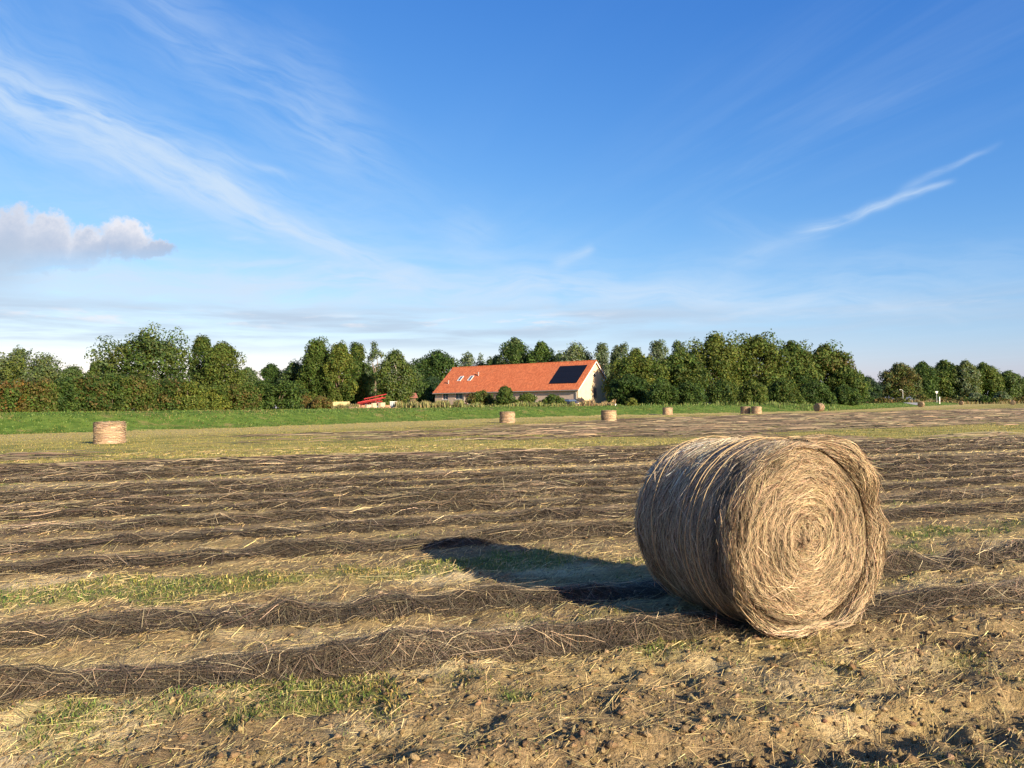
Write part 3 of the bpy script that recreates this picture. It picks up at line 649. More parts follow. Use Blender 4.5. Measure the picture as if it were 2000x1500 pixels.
    c = palette(N, [(0.46, 0.365, 0.25), (0.35, 0.275, 0.185), (0.24, 0.185, 0.122), (0.10, 0.078, 0.052), (0.60, 0.49, 0.34)], [0.26, 0.32, 0.24, 0.10, 0.08], 0.2, r)
    dk = np.exp(-((y + BW / 2 - 0.14) / 0.09) ** 2) * sst(0.25, 0.6, fbm(th0 * 2.5 + 3, y * 5 + 4, 340, 2)); c *= (1 - 0.72 * dk)[:, None]  # crevice shade behind the front edge, painted into the side straw
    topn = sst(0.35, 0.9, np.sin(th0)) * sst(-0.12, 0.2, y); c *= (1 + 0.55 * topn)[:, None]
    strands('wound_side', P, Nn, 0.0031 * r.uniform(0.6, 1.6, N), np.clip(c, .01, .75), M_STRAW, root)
    # shaggy rim and hair standing off the silhouette
    N = 7000; K = 4; tau = np.linspace(0, 1, K)[None]
    th0 = r.uniform(0, 2 * np.pi, N); y0 = np.where(r.random(N) < 0.65, -BW / 2 + np.abs(r.normal(0, 0.05, N)), r.uniform(-BW / 2, BW / 2, N))
    L = r.uniform(0.03, 0.15, N); out = np.abs(r.normal(0.02, 0.05, N)); fw = r.normal(-0.10, 0.25, N); sgn = np.where(r.random(N) < 0.8, -1, 1)
    tp = th0[:, None] + sgn[:, None] * L[:, None] / BR * tau
    P = cyl(tp, rad(tp, y0[:, None] + 0 * tp) - 0.015 + out[:, None] * tau ** 1.6 * L[:, None] * 3.2, y0[:, None] + fw[:, None] * L[:, None] * tau)
    Nn = np.stack([np.cos(th0) + r.normal(0, .5, N), r.normal(-.5, .5, N), np.sin(th0) + r.normal(0, .5, N)], 1)[:, None]
    strands('frayed_rim', P, Nn, 0.0028 * r.uniform(0.6, 1.4, N), palette(N, TAN, [0.2, 0.3, 0.3, 0.17, 0.03], 0.2, r), M_STRAW, root, 0.35)
    # loose mat of straw coming off the roll down the right hand edge
    Rm = lambda a: 0.065 + 0.135 * np.exp(-((a - 0.0) / 0.8) ** 2)           # thickness of the mat beyond the roll
    ta = np.linspace(1.25, -1.35, 60); ks = np.linspace(0, 2 * np.pi, 10, endpoint=False)
    def mat_pt(a, k, grow=0.0):
        """k goes round the section of the mat"""
        lump = 0.72 + 0.55 * fbm(a * 4.5 + 9, k * 0.9, 320, 2); fade = sst(1.35, 0.95, a) * (1 - 0.35 * sst(-0.9, -1.35, a))
        tk = (Rm(a) * fade) * lump + grow; rc = BR + 0.02 + 0.35 * tk + 0.055 * sst(-0.5, -1.2, a)
        return cyl(a, rc + tk * np.cos(k) * 0.85, -BW / 2 + 0.165 + 0.05 * np.sin(a * 5 + 1) + np.sin(k) * (0.125 + grow) * lump)
    Vm = np.stack([mat_pt(ta, np.full_like(ta, k), -0.012) for k in ks], 1).reshape(-1, 3); nk = len(ks)
    i = np.arange(len(ta) - 1)[:, None] * nk + np.arange(nk)[None]; j = np.arange(len(ta) - 1)[:, None] * nk + (np.arange(nk)[None] + 1) % nk
    mat = mesh_np('loose_mat', Vm, np.stack([i, i + nk, j + nk, j], 2).reshape(-1, 4), bpy.data.materials['bale_core'], root, smooth=True)
    tag(mat, 'ragged mat of straw peeling off the right edge of the roll')
    N = 12000; K = 5; tau = np.linspace(-.5, .5, K)[None]
    a0 = r.uniform(-1.4, 1.3, N); k0 = r.uniform(0, 2 * np.pi, N); L = r.uniform(0.05, 0.24, N)
    ap = np.clip(a0[:, None] + L[:, None] / BR * tau, -1.45, 1.35); kp = k0[:, None] + r.normal(0, 0.9, N)[:, None] * tau * L[:, None] * 3
    P = mat_pt(ap, kp, 0.0); lay = np.abs(r.normal(0, 0.016, N))[:, None]
    flick = ((r.random(N) < 0.16) & (a0 < 0.8))[:, None] * np.abs(r.normal(0, 0.05, N))[:, None] * np.clip(0.5 - tau, 0, 1) ** 2
    nd = np.stack([np.cos(a0) * np.cos(k0), np.sin(k0), np.sin(a0) * np.cos(k0)], 1)[:, None]
    P = P + nd * (lay + flick)[..., None]; P[..., 2] = np.maximum(P[..., 2], 0.03)
    c = palette(N, TAN, [0.28, 0.32, 0.24, 0.12, 0.04], 0.22, r); c *= (0.35 + 1.1 * fbm(a0 * 6 + 9, k0 * 2.0, 322, 2))[:, None]
    strands('loose_straw', P, nd + r.normal(0, .5, (N, 1, 3)), 0.003 * r.uniform(0.6, 1.5, N), c, M_STRAW, mat, 0.4)
    # wisps under the front edge
    N = 1500; a0 = r.normal(-1.45, 0.30, N); L = r.uniform(0.08, 0.3, N)
    P = cyl(a0[:, None] + L[:, None] / BR * tau, BR + r.uniform(-0.02, 0.05, N)[:, None] + 0 * tau, (-BW / 2 - r.uniform(-0.04, 0.09, N))[:, None] + r.normal(0, .3, N)[:, None] * L[:, None] * tau)
    P[..., 2] = np.maximum(P[..., 2], 0.02 + r.uniform(0, .05, N)[:, None])
    strands('trailing_wisps', P, np.array([[[0, -.7, .7]]]) + r.normal(0, .4, (N, 1, 3)), 0.004 * r.uniform(.6, 1.4, N), palette(N, TAN, [.3, .3, .25, .1, .05], .2, r), M_STRAW, root, 0.4)
    # binding twine
    M_TW = material('twine', (0.42, 0.30, 0.16), 0.8, 0.2, noise=(60, 0.2))
    for q, (y, wob, dr) in enumerate([(-0.235, .012, 0.0), (-0.185, .014, 0.03), (-0.125, .016, -0.02), (-0.06, .016, 0.01), (0.30, .05, 0.07), (0.44, .02, -0.03)]):
        t2 = np.linspace(0, 2 * np.pi, 90); yy = y + wob * 2 * (vn(t2 * 1.3, 0 * t2 + q, 330) - 0.5) + dr * np.sin(t2); yy[-1] = yy[0]
        P = cyl(t2, rad(t2, yy) + 0.014 + 0.01 * vn(t2 * 3, 0 * t2 + q, 331), yy)
        MB().tube([tuple(p) for p in P], 0.0028, 5, cap=False).build('twine', M_TW, root, smooth=True, fix=False)
big_bale()

# ------------------------------------------------------------------ the bales beyond
M_BALE = material('far_bale', rough=0.9, spec=0.1, vcol=True, bump=(25, 0.8))
M_TW2 = material('far_twine', (0.22, 0.15, 0.09), 0.9, 0.1)
def bale_meshes(seed, D, Wd):
    """upright roll: axis along z"""
    r = np.random.default_rng(seed); nt, nz = 56, 16; R = D / 2
    th = np.linspace(0, 2 * np.pi, nt, endpoint=False); zs = np.linspace(0, Wd, nz)
    rows_ = []
    for z in zs:
        e = np.clip((np.abs(z - Wd / 2) - (Wd / 2 - 0.09)) / 0.09, 0, 1)
        rr = R * (1 + 0.05 * (fbm(th * 2 + 3, 0 * th + z * 5, seed, 3) - 0.5) - 0.05 * e ** 2 - 0.02 * np.exp(-((z - Wd * .5) / .03) ** 2)) * (1.0 + 0.03 * np.sin(th * 1 + seed))
        rows_.append(np.stack([rr * np.cos(th), rr * np.sin(th), 0 * th + z], 1))
    caps = [np.stack([R * k * np.cos(th), R * k * np.sin(th), Wd + 0.03 * (1 - k) + 0.02 * (fbm(th * 3, 0 * th + k * 9, seed + 3, 2) - .5)], 1) for k in (0.86, 0.6, 0.35, 0.08)]
    bot = [np.stack([R * k * np.cos(th), R * k * np.sin(th), 0 * th], 1) for k in (0.05, 0.6)]
    A = bot + rows_ + caps; V = np.concatenate(A); n = len(A)
    i = np.arange(n - 1)[:, None] * nt + np.arange(nt)[None]; j = np.arange(n - 1)[:, None] * nt + (np.arange(nt)[None] + 1) % nt
    c = np.array([0.43, 0.32, 0.185]) * (0.75 + 0.5 * fbm(V[:, 0] * 2.2 + V[:, 1] * 3 + 9, V[:, 2] * 14, seed + 7, 3))[:, None]
    c[V[:, 2] > Wd * 0.87] *= 0.62
    body = mesh_np('straw_roll', V, np.stack([i, j, j + nt, i + nt], 2).reshape(-1, 4), M_BALE, None, cols=c, smooth=True)
    N = 1800; K = 3; t0 = r.uniform(0, 2 * np.pi, N); z0 = r.uniform(0.0, Wd, N); L = r.uniform(0.2, 0.6, N); tau = np.linspace(-.5, .5, K)[None]
    tp = t0[:, None] + L[:, None] / R * tau; zp = np.clip(z0[:, None] + r.normal(0, .15, N)[:, None] * L[:, None] * tau, 0, Wd + .05)
    rr = R * 0.99 + np.abs(r.normal(0, .022, N))[:, None] + (r.random(N) < .08)[:, None] * .07 * (tau + .5); P = np.stack([rr * np.cos(tp), rr * np.sin(tp), zp], 2)
    cc = palette(N, [(0.46, 0.33, 0.21), (0.35, 0.25, 0.155), (0.22, 0.155, 0.10)], [.4, .4, .2], .2, r); cc[z0 > Wd * 0.86] *= 0.65
    hair = strands('straw_hair', P, np.stack([np.cos(t0), np.sin(t0), r.normal(0, .4, N)], 1)[:, None], 0.022 * r.uniform(.6, 1.4, N), cc, M_STRAW)
    tw = []
    for k, z in enumerate((0.28, 0.5, 0.74)):
        t2 = np.linspace(0, 2 * np.pi, 41); P = [(R * 1.035 * math.cos(t), R * 1.035 * math.sin(t), z * Wd + 0.02 * math.sin(2 * t + k)) for t in t2]
        tw.append(MB().tube(P, 0.011, 5, cap=False).build('twine', M_TW2, None, fix=False))
    return [body, hair] + tw
PROTO = [bale_meshes(501, 1.30, 1.02), bale_meshes(547, 1.30, 1.02)]
used = [False, False]
def far_bale(px, py_base, label, kind='up', yaw=0.0, var=0, sc=1.0):
    d = EYE * F / (py_base - yh(px)); x, y = atx(px, d), d
    o = empty('round_bale', (x, y, Hs(x, y) - 0.02), yaw, label, 'bale', 'round bales on the field')
    o.scale = (sc, sc, sc)
    for src in PROTO[var]:
        c = src if not used[var] else link(src.name.split('.')[0], src.data)
        if used[var] and 'kind' in src: c['kind'] = src['kind']
        c.parent = o
        if kind == 'lie':
            c.rotation_euler = (math.radians(90), 0, 0); c.location = (0, 0.51, 0.65)
    used[var] = True
far_bale(214, 866, 'largest upright bale of the far ones, standing alone at the left before the grass bank', var=0, yaw=0.4)
far_bale(990, 826, 'upright round bale on the pale strip below the barn roof and bushes', var=1, yaw=1.4)
far_bale(1188, 823, 'upright round bale standing below the sunlit barn gable', var=0, yaw=2.6)
far_bale(1303, 810, 'upright round bale standing alone between the barn and the paired bales', var=1, yaw=3.3)
far_bale(1455, 808, 'left one of the two upright bales standing side by side', var=0, yaw=4.2)
far_bale(1476.5, 808, 'right one of the two upright bales standing side by side', var=1, yaw=5.0)
far_bale(1598.5, 803.6, 'round bale lying on its side below the right end of the grove, dark end showing', 'lie', math.radians(-62), 0)
far_bale(1798, 795, 'small distant round bale just in front of the pale road', 'lie', math.radians(-48), 1, 0.97)
far_bale(1876.5, 790.9, 'tiny distant round bale right of the road sign', 'lie', math.radians(-48), 0, 0.95)
far_bale(1977, 790.6, 'tiny distant round bale at the right edge of the picture', 'lie', math.radians(-42), 1, 0.95)

# ------------------------------------------------------------------ trees and bushes
M_LEAF = material('leaf', rough=0.6, spec=0.2, vcol=True, transl=0.42)
M_BARK = material('bark', (0.16, 0.125, 0.09), 0.9, 0.15, noise=(6, 0.4), bump=(12, 0.8))
M_BARK2 = material('pale_bark', (0.42, 0.39, 0.33), 0.85, 0.15, noise=(6, 0.4), bump=(12, 0.8))
GREEN = dict(dark=(0.045, 0.078, 0.020), mid=(0.085, 0.125, 0.026), olive=(0.125, 0.145, 0.030), yellow=(0.180, 0.190, 0.036), grey=(0.120, 0.150, 0.062), silver=(0.21, 0.235, 0.140),
             blue=(0.042, 0.070, 0.038), russet=(0.19, 0.105, 0.032), orange=(0.30, 0.145, 0.03), brown=(0.155, 0.115, 0.038))
GREEN = {k_: (v_[0] * 0.88, v_[1] * 0.97, v_[2] * 0.92) for k_, v_ in GREEN.items()}
def leaf_mesh(name, C, Nrm, size, cols, parent):
    """leaf clumps as small pointed faces"""
    r = np.random.default_rng(len(C)); n = len(C)
    Nrm = Nrm / (np.linalg.norm(Nrm, axis=1, keepdims=True) + 1e-9); a = np.cross(Nrm, r.normal(0, 1, (n, 3))); a /= np.linalg.norm(a, axis=1, keepdims=True) + 1e-9
    b = np.cross(Nrm, a); sz = size[:, None]
    V = np.stack([C - a * sz * .42 - b * sz * .40, C + a * sz * .72, C - a * sz * .42 + b * sz * .40], 1).reshape(-1, 3)
    T = np.arange(n * 3).reshape(-1, 3)
    return mesh_np(name, V, T, M_LEAF, parent, cols=np.repeat(cols, 3, 0))
def foliage(W, Ht, z0, kind, colour, d, seed, depth=None, dens=1.0, extra=None):
    """leaf positions for a crown W wide, from z0 to Ht; returns centres, normals, sizes, colours, blobs"""
    r = np.random.default_rng(seed); Dp = depth or W * 0.85; hh = Ht - z0
    ls = max(0.12, 0.00175 * d)
    bs = {'round': .13, 'oak': .115, 'poplar': .12, 'sparse': .11, 'bush': .13, 'hedge': .13, 'wisp': .13, 'wood': .10}[kind]
    nb = {'round': 95, 'oak': 125, 'poplar': 90, 'sparse': 34, 'bush': 95, 'hedge': 110, 'wisp': 40, 'wood': 180}[kind]
    B = []
    while len(B) < nb:
        t = r.random(); ang = r.uniform(0, 2 * math.pi)
        if kind in ('round', 'oak', 'wood'): prof = math.sqrt(max(0, 1 - abs(2 * t ** 0.85 - 0.86) ** (2.6 if kind != 'wood' else 4) / 1.15))
        elif kind == 'poplar': prof = min(1, 0.62 + 0.5 * math.sin(math.pi * min(t * 1.15, 1))) * (1 if t < .75 else math.sqrt(max(0, (1 - t) / .25)) * .75 + .25)
        elif kind == 'hedge': prof = 1.0 if t < .7 else math.sqrt(max(0, 1 - ((t - .7) / .3) ** 2) * .5 + .5)
        elif kind == 'bush': prof = math.sqrt(max(0, 1 - t ** 2.4))
        else: prof = 0.55 + 0.45 * math.sin(math.pi * t) if t < .8 else 0.6 * math.sqrt(max(0, (1 - t) / .2)) + .15
        wob = 0.72 + 0.5 * vn(np.array([ang * 1.1 + 4]), np.array([t * 4]), seed)[0]
        q = math.sqrt(r.random()) ** 0.7 * prof * min(wob, 1.08)
        br = bs * (0.65 + 0.8 * r.random()) * min(W, hh * 1.1)
        top = 0.98 - 0.9 * br / hh
        B.append((math.cos(ang) * q * max(W / 2 - br * .7, .1), math.sin(ang) * q * max(Dp / 2 - br * .8, .1), z0 + hh * (0.04 + t * (top - .04)), br, 0.85 + 0.3 * r.random() if kind not in ('poplar', 'wisp') else 1.5, r.normal()))
    for e in (extra or []):          # (x fraction of half width, z fraction, radius fraction)
        B.append((e[0] * W / 2, 0, z0 + e[1] * hh, e[2] * W, 1.0, r.normal()))
    B = np.array(B)
    area = 4 * np.pi * (B[:, 3] ** 2) * B[:, 4]
    n = area.sum() / (ls * ls * 0.45) * 0.75 * dens
    cap = 11000 if kind in ('bush', 'hedge') else 18000
    if n > cap: ls *= (n / cap) ** 0.22; n = cap
    n = int(n)
    if kind in ('sparse', 'wisp'): n = int(n * 0.55)
    bi = r.choice(len(B), n, p=area / area.sum()); b = B[bi]
    dr = r.normal(0, 1, (n, 3)); dr[:, 2] += 0.25; dr /= np.linalg.norm(dr, axis=1, keepdims=True)
    rr = b[:, 3] * (0.35 + 0.78 * r.random(n) ** 0.7)
    rr *= 0.82 + 0.36 * vn(dr[:, 0] * 2.2 + bi * 3.7, dr[:, 2] * 2.2 + dr[:, 1], seed + 3)
    C = b[:, :3] + dr * rr[:, None] * np.stack([np.ones(n), np.ones(n), b[:, 4]], 1)
    C[:, 2] = np.maximum(C[:, 2], 0.05)
    Nr = dr + r.normal(0, .55, (n, 3)) + np.array([0, 0, .25])
    cols = np.array([GREEN[c] for c in colour]); pick = (bi * 7 + (r.random(n) < 0.4) * r.integers(0, 9, n)) % len(cols)
    c = cols[pick] * np.exp(0.11 * b[:, 5] + r.normal(0, .14, n))[:, None] * (1 + r.normal(0, .06, (n, 3)))
    return C, Nr, ls * r.uniform(.6, 1.35, n), np.clip(c, .008, .5), B
TREES = 'trees and bushes around the field'
def plant(name, cat, pl, pr, ptop, d, kind, colour, label, seed, bark=None, z0f=0.12, dens=1.0, depth=None, trunk=True, extra=None, group=TREES, lean=0.0):
    px = (pl + pr) / 2; x = atx(px, d); zg = Hs(x, d); W = (pr - pl) / F * d * (1.32 if kind == 'wood' else 1.18 if cat == 'tree' else 1.3 if kind == 'hedge' else 1.12); Ht = zat(px, ptop, d) - zg
    root = empty(name, (x, d, zg - 0.05), 0, label, cat, group)
    C, Nr, sz, c, B = foliage(W, Ht, z0f * Ht, kind, colour, d, seed, depth, dens, extra)
    leaf_mesh('crown' if cat == 'tree' else 'foliage', C, Nr, sz, c, root)
    r = np.random.default_rng(seed + 1); mb = MB()
    if cat == 'tree':
        tr = 0.014 * Ht + 0.10; hb = Ht * 0.62
        spine = [(lean * t * W + 0.12 * r.normal() * (t > 0), 0.1 * r.normal() * (t > 0), t * hb) for t in (0, .25, .5, .75, 1)]
        mb.tube(spine, [tr * 1.25, tr, tr * .8, tr * .55, tr * .3], 7)
        for k in r.choice(len(B), min(12, len(B)), replace=False):
            t = r.uniform(.3, .85); s = Vector(spine[min(int(t * 4), 3)]).lerp(Vector(spine[min(int(t * 4) + 1, 4)]), t * 4 % 1); e = Vector(B[k, :3])
            if e.z < s.z: e.z = s.z + 0.3
            mid = s.lerp(e, .5) + Vector((r.normal() * .3, r.normal() * .3, .25)); mb.tube([s, mid, e], [tr * .42, tr * .28, tr * .1], 5)
    else:
        for k in r.choice(len(B), min(9, len(B)), replace=False):
            e = Vector(B[k, :3]); mb.tube([(e.x * .25, e.y * .25, 0), (e.x * .6, e.y * .6, e.z * .55), e], [.05, .035, .012], 5)
    mb.build('trunk' if cat == 'tree' else 'stem', bark or M_BARK, root, smooth=True, fix=False)
    return root
def tree(*a, **k): return plant('broadleaf_tree', 'tree', *a, **k)
def bush(*a, **k): return plant('bush', 'bush', *a, **k)

# left group, behind the hedge
tree(-45, 120, 676, 125, 'round', ('grey', 'olive', 'grey'), 'grey green domed tree at the left edge above the hedge', 1001, M_BARK2, .2)
tree(104, 176, 711, 150, 'round', ('grey', 'mid'), 'low grey green tree in the dip between the domed tree and the tall tree', 1002, None, .1)
tree(166, 212, 700, 135, 'round', ('mid', 'olive'), 'small rounded tree at the left foot of the tall spreading tree', 1003, None, .1)
tree(198, 372, 647, 118, 'oak', ('mid', 'olive', 'grey', 'dark'), 'tallest spreading tree on the left with pale limbs showing', 1004, M_BARK2, .16, 1.6, extra=[(-.75, .80, .10), (-.88, .62, .12), (.1, .93, .12), (.55, .85, .13)])
tree(366, 424, 656, 121, 'poplar', ('mid', 'olive', 'dark'), 'narrow pointed tree between the tall spreading tree and the rounded one', 1005, M_BARK2, .12)
tree(392, 478, 665, 116, 'round', ('olive', 'mid', 'olive'), 'rounded olive green tree at the right end of the left group', 1006, M_BARK2, .12, extra=[(.62, .68, .16)])
tree(455, 512, 716, 165, 'round', ('grey', 'mid'), 'low hazy tree in the gap right of the left group', 1007)
tree(502, 556, 707, 150, 'round', ('mid', 'dark'), 'small dome shaped tree standing in the gap above the hedge end', 1008)
tree(545, 606, 704, 146, 'round', ('grey', 'blue', 'mid'), 'grey dark tree at the left foot of the poplars', 1009, M_BARK2)
# poplars in the middle
tree(586, 654, 661, 142, 'poplar', ('mid', 'olive', 'mid'), 'leftmost tall poplar with a pointed top', 1010, None, .05, 1.1)
tree(634, 690, 669, 140, 'poplar', ('olive', 'yellow', 'mid'), 'second poplar from the left with hanging yellowish sprays', 1011, None, .05, 1.1)
tree(672, 726, 667, 146, 'poplar', ('mid', 'olive', 'dark'), 'third poplar from the left, dark between the sprays', 1012, None, .05, 1.1)
tree(712, 752, 664, 150, 'sparse', ('grey', 'silver', 'mid'), 'thin ragged tree with bare twigs in its top among the poplars', 1013, M_BARK, .1, 1.5)
tree(738, 806, 684, 138, 'poplar', ('olive', 'mid', 'grey'), 'lower broad poplar right of the thin ragged tree', 1014, M_BARK2, .05, 1.1)
tree(800, 908, 682, 205, 'oak', ('dark', 'mid', 'dark'), 'dark round tree behind the left end of the barn', 1015, None, .05, 1.1)
tree(815, 870, 735, 196, 'round', ('blue', 'dark'), 'dark low tree in shade beside the left barn end', 1016, None, .02)
tree(894, 932, 687, 225, 'wisp', ('silver', 'grey'), 'pale thin tree behind the barn ridge next to the dark round tree', 1017, M_BARK2)
tree(922, 960, 689, 228, 'wisp', ('silver', 'grey', 'mid'), 'second pale thin tree behind the barn ridge', 1018, M_BARK2)
tree(950, 990, 692, 222, 'round', ('dark', 'mid'), 'small dark tree behind the ridge at the foot of the tall one', 1019)
tree(968, 1044, 656, 215, 'oak', ('mid', 'dark', 'grey'), 'tall dark tree rising above the middle of the barn roof', 1020, None, .1, 1.1)
tree(1026, 1090, 664, 212, 'oak', ('dark', 'mid'), 'slightly lower dark tree joined to the tall one above the roof', 1021, None, .1, 1.1)
tree(1082, 1168, 669, 205, 'round', ('grey', 'olive', 'silver'), 'pale willow like tree above the solar panels', 1022, None, .1, 1.1)
tree(1156, 1200, 671, 200, 'wisp', ('silver', 'grey', 'grey'), 'silvery poplar just right of the gable top', 1023, M_BARK2, .05, 1.4)
tree(1192, 1238, 668, 202, 'wisp', ('silver', 'grey', 'grey'), 'second silvery poplar right of the gable', 1024, M_BARK2, .05, 1.4)
tree(1226, 1262, 674, 206, 'wisp', ('grey', 'silver', 'mid'), 'third silvery poplar, behind the yellow green tree', 1025, M_BARK2, .05, 1.4)
tree(1262, 1312, 662, 200, 'wisp', ('silver', 'grey', 'grey'), 'silvery poplar with a pointed top left of the big grove', 1026, M_BARK2, .05, 1.4)
tree(1306, 1352, 663, 204, 'wisp', ('silver', 'mid', 'grey'), 'silvery poplar touching the big grove', 1027, M_BARK2, .05, 1.4)
tree(596, 676, 712, 172, 'round', ('mid', 'dark', 'grey'), 'low dark tree filling in behind the two leftmost poplars', 1051)
tree(668, 752, 710, 174, 'round', ('mid', 'dark'), 'low dark tree filling in behind the third poplar and the ragged tree', 1052)
tree(752, 838, 708, 190, 'round', ('dark', 'mid', 'grey'), 'low dark tree between the last poplar and the dark round tree', 1053)
tree(926, 1000, 698, 236, 'round', ('mid', 'grey'), 'grey green tree behind the ridge left of the tall dark tree', 1054)
tree(1066, 1120, 688, 236, 'round', ('mid', 'grey'), 'grey green tree behind the ridge left of the pale willow like tree', 1055)
tree(1140, 1260, 700, 222, 'wood', ('mid', 'grey', 'olive'), 'green tree behind the silvery poplars right of the gable', 1056)
# the big grove on the right of the barn
tree(1192, 1292, 682, 158, 'wood', ('yellow', 'olive', 'mid'), 'yellow green tree beside the barn gable', 1030, None, .02, 1.2)
tree(1196, 1262, 728, 147, 'wood', ('dark', 'mid', 'dark'), 'dark low tree in the corner by the shaded gable side', 1031, None, .0, 1.2)
tree(1284, 1372, 677, 160, 'wood', ('mid', 'olive', 'dark'), 'green tree at the left front of the big grove', 1032, None, .02, 1.2)
tree(1344, 1452, 649, 164, 'wood', ('olive', 'yellow', 'mid', 'olive'), 'tallest tree of the big grove with golden patches on its left', 1033, None, .02, 1.2, extra=[(-.6, .8, .13), (0, .9, .14), (.5, .88, .13)])
tree(1428, 1534, 650, 166, 'wood', ('olive', 'mid', 'olive'), 'broad domed tree in the middle of the big grove', 1034, None, .02, 1.2, extra=[(-.4, .88, .14), (.3, .9, .14)])
tree(1500, 1592, 664, 170, 'wood', ('mid', 'olive', 'dark'), 'darker tree right of the middle of the big grove', 1035, None, .02, 1.2, extra=[(-.4, .9, .13), (.4, .86, .14)])
tree(1560, 1664, 670, 173, 'wood', ('mid', 'olive', 'mid', 'olive', 'brown'), 'rounded tree at the right end of the big grove with a russet flank', 1036, None, .02, 1.2, extra=[(.2, .86, .16)])
tree(1618, 1682, 712, 170, 'wood', ('mid', 'dark', 'olive'), 'lower tree closing the right end of the big grove', 1037, None, .02, 1.2)
tree(1656, 1698, 728, 190, 'sparse', ('mid', 'grey'), 'small loose tree at the right foot of the big grove', 1038)
for k, (a, b, t, d, cc, lb) in enumerate([
    (1262, 1322, 738, 140, ('dark', 'mid'), 'dark bush at the left front foot of the big grove'),
    (1316, 1382, 744, 142, ('mid', 'dark'), 'green bush under the first trees of the big grove'),
    (1376, 1442, 740, 145, ('dark', 'mid', 'olive'), 'bush below the tallest tree of the big grove'),
    (1436, 1502, 742, 148, ('mid', 'olive'), 'bush below the broad domed tree of the big grove'),
    (1496, 1566, 738, 152, ('mid', 'dark', 'olive'), 'bush below the darker tree of the big grove'),
    (1560, 1626, 742, 156, ('mid', 'dark'), 'bush in front of the rounded tree at the grove end'),
    (1618, 1682, 752, 160, ('dark', 'mid'), 'last bush at the right end of the big grove'),
    (1222, 1246, 776, 130, ('yellow', 'yellow', 'olive'), 'small bright yellow green bush right of the gable'),
    ]): bush(a, b, t, d, 'bush', cc, lb, 1100 + k, z0f=0.0, dens=1.1, depth=(b - a) / F * d * 0.8)
# far right
tree(1668, 1722, 736, 330, 'round', ('blue', 'dark'), 'small blue dark tree in the gap right of the big grove', 1040, None, .05)
tree(1702, 1724, 752, 420, 'round', ('blue', 'dark'), 'tiny far tree in the gap before the road', 1041, None, .02)
tree(1722, 1792, 708, 345, 'round', ('grey', 'olive', 'brown'), 'olive tree with leaning pale trunks left of the road sign', 1042, M_BARK2, .15)
tree(1774, 1830, 706, 365, 'oak', ('mid', 'dark'), 'dark tree behind the road bend, first of the far wood', 1043, None, .05)
tree(1812, 1876, 703, 372, 'oak', ('mid', 'dark', 'olive'), 'tree of the far wood right above the road sign', 1044, None, .05)
tree(1862, 1912, 702, 368, 'oak', ('olive', 'grey', 'silver'), 'pale green tree in the middle of the far wood', 1045, M_BARK2, .05)
tree(1888, 1952, 707, 376, 'oak', ('mid', 'olive'), 'broad tree of the far wood, falling away to the right', 1046, None, .05)
tree(1940, 2000, 723, 380, 'oak', ('mid', 'grey'), 'lower tree near the right end of the far wood', 1047, None, .05)
tree(1985, 2060, 729, 380, 'oak', ('mid', 'dark'), 'tree cut by the right edge of the picture', 1048, None, .05)
for k, (a, b, t, d, cc, lb) in enumerate([
    (1668, 1716, 772, 262, ('dark', 'mid'), 'dark green bush below the small blue dark tree'),
    (1702, 1742, 776, 255, ('brown', 'russet', 'olive'), 'brownish low bush left of the road'),
    (1736, 1776, 777, 258, ('brown', 'olive'), 'second brownish low bush, closest to the road'),
    (1786, 1812, 769, 320, ('brown', 'olive'), 'brown bush in shade beyond the road bend'),
    (1826, 1866, 776, 300, ('russet', 'olive', 'brown'), 'reddish scrub bush under the road sign'),
    (1862, 1904, 775, 300, ('brown', 'olive', 'dark'), 'brown scrub bush right of the road sign'),
    (1888, 1920, 766, 312, ('silver', 'grey'), 'pale whitish bush before the far wood'),
    (1910, 1936, 772, 296, ('dark', 'mid'), 'dark round bush between the two pale bushes'),
    (1940, 1972, 764, 314, ('silver', 'grey', 'mid'), 'second pale whitish bush, farther right'),
    (1930, 1976, 776, 298, ('olive', 'brown'), 'olive scrub near the right edge'),
    (1970, 2030, 774, 300, ('russet', 'brown', 'olive'), 'reddish scrub at the right edge of the picture'),
    ]): bush(a, b, t, d, 'bush', cc, lb, 1200 + k, z0f=0.0)
# the hedge on the left
hedge = [(-70, 22, 735, ('mid', 'dark', 'russet', 'mid'), 'russet tinged hedge bush at the left edge'),
         (2, 52, 738, ('orange', 'olive', 'mid', 'brown'), 'hedge bush with orange leaves low down, second from the left edge'),
         (40, 104, 737, ('olive', 'brown', 'mid'), 'brownish olive hedge bush below the domed tree'),
         (88, 152, 736, ('mid', 'dark'), 'dark green hedge bush below the dip in the trees'),
         (138, 204, 729, ('mid', 'mid', 'dark', 'brown'), 'taller green hedge bush at the left foot of the tall tree'),
         (190, 250, 728, ('olive', 'mid', 'dark'), 'olive hedge bush left under the tall spreading tree'),
         (236, 300, 730, ('brown', 'mid', 'olive', 'mid'), 'brown tinged hedge bush under the middle of the tall spreading tree'),
         (286, 352, 735, ('mid', 'dark', 'brown'), 'dark hedge bush under the right side of the tall spreading tree'),
         (340, 398, 741, ('olive', 'yellow', 'mid'), 'yellowish hedge bush below the narrow pointed tree'),
         (386, 446, 750, ('yellow', 'olive', 'mid'), 'lower yellow olive hedge bush below the rounded olive tree'),
         (434, 500, 746, ('brown', 'olive', 'mid', 'mid'), 'brownish hedge bush right of the rounded olive tree'),
         (488, 584, 741, ('mid', 'dark', 'mid'), 'big dark green bush closing the right end of the hedge')]
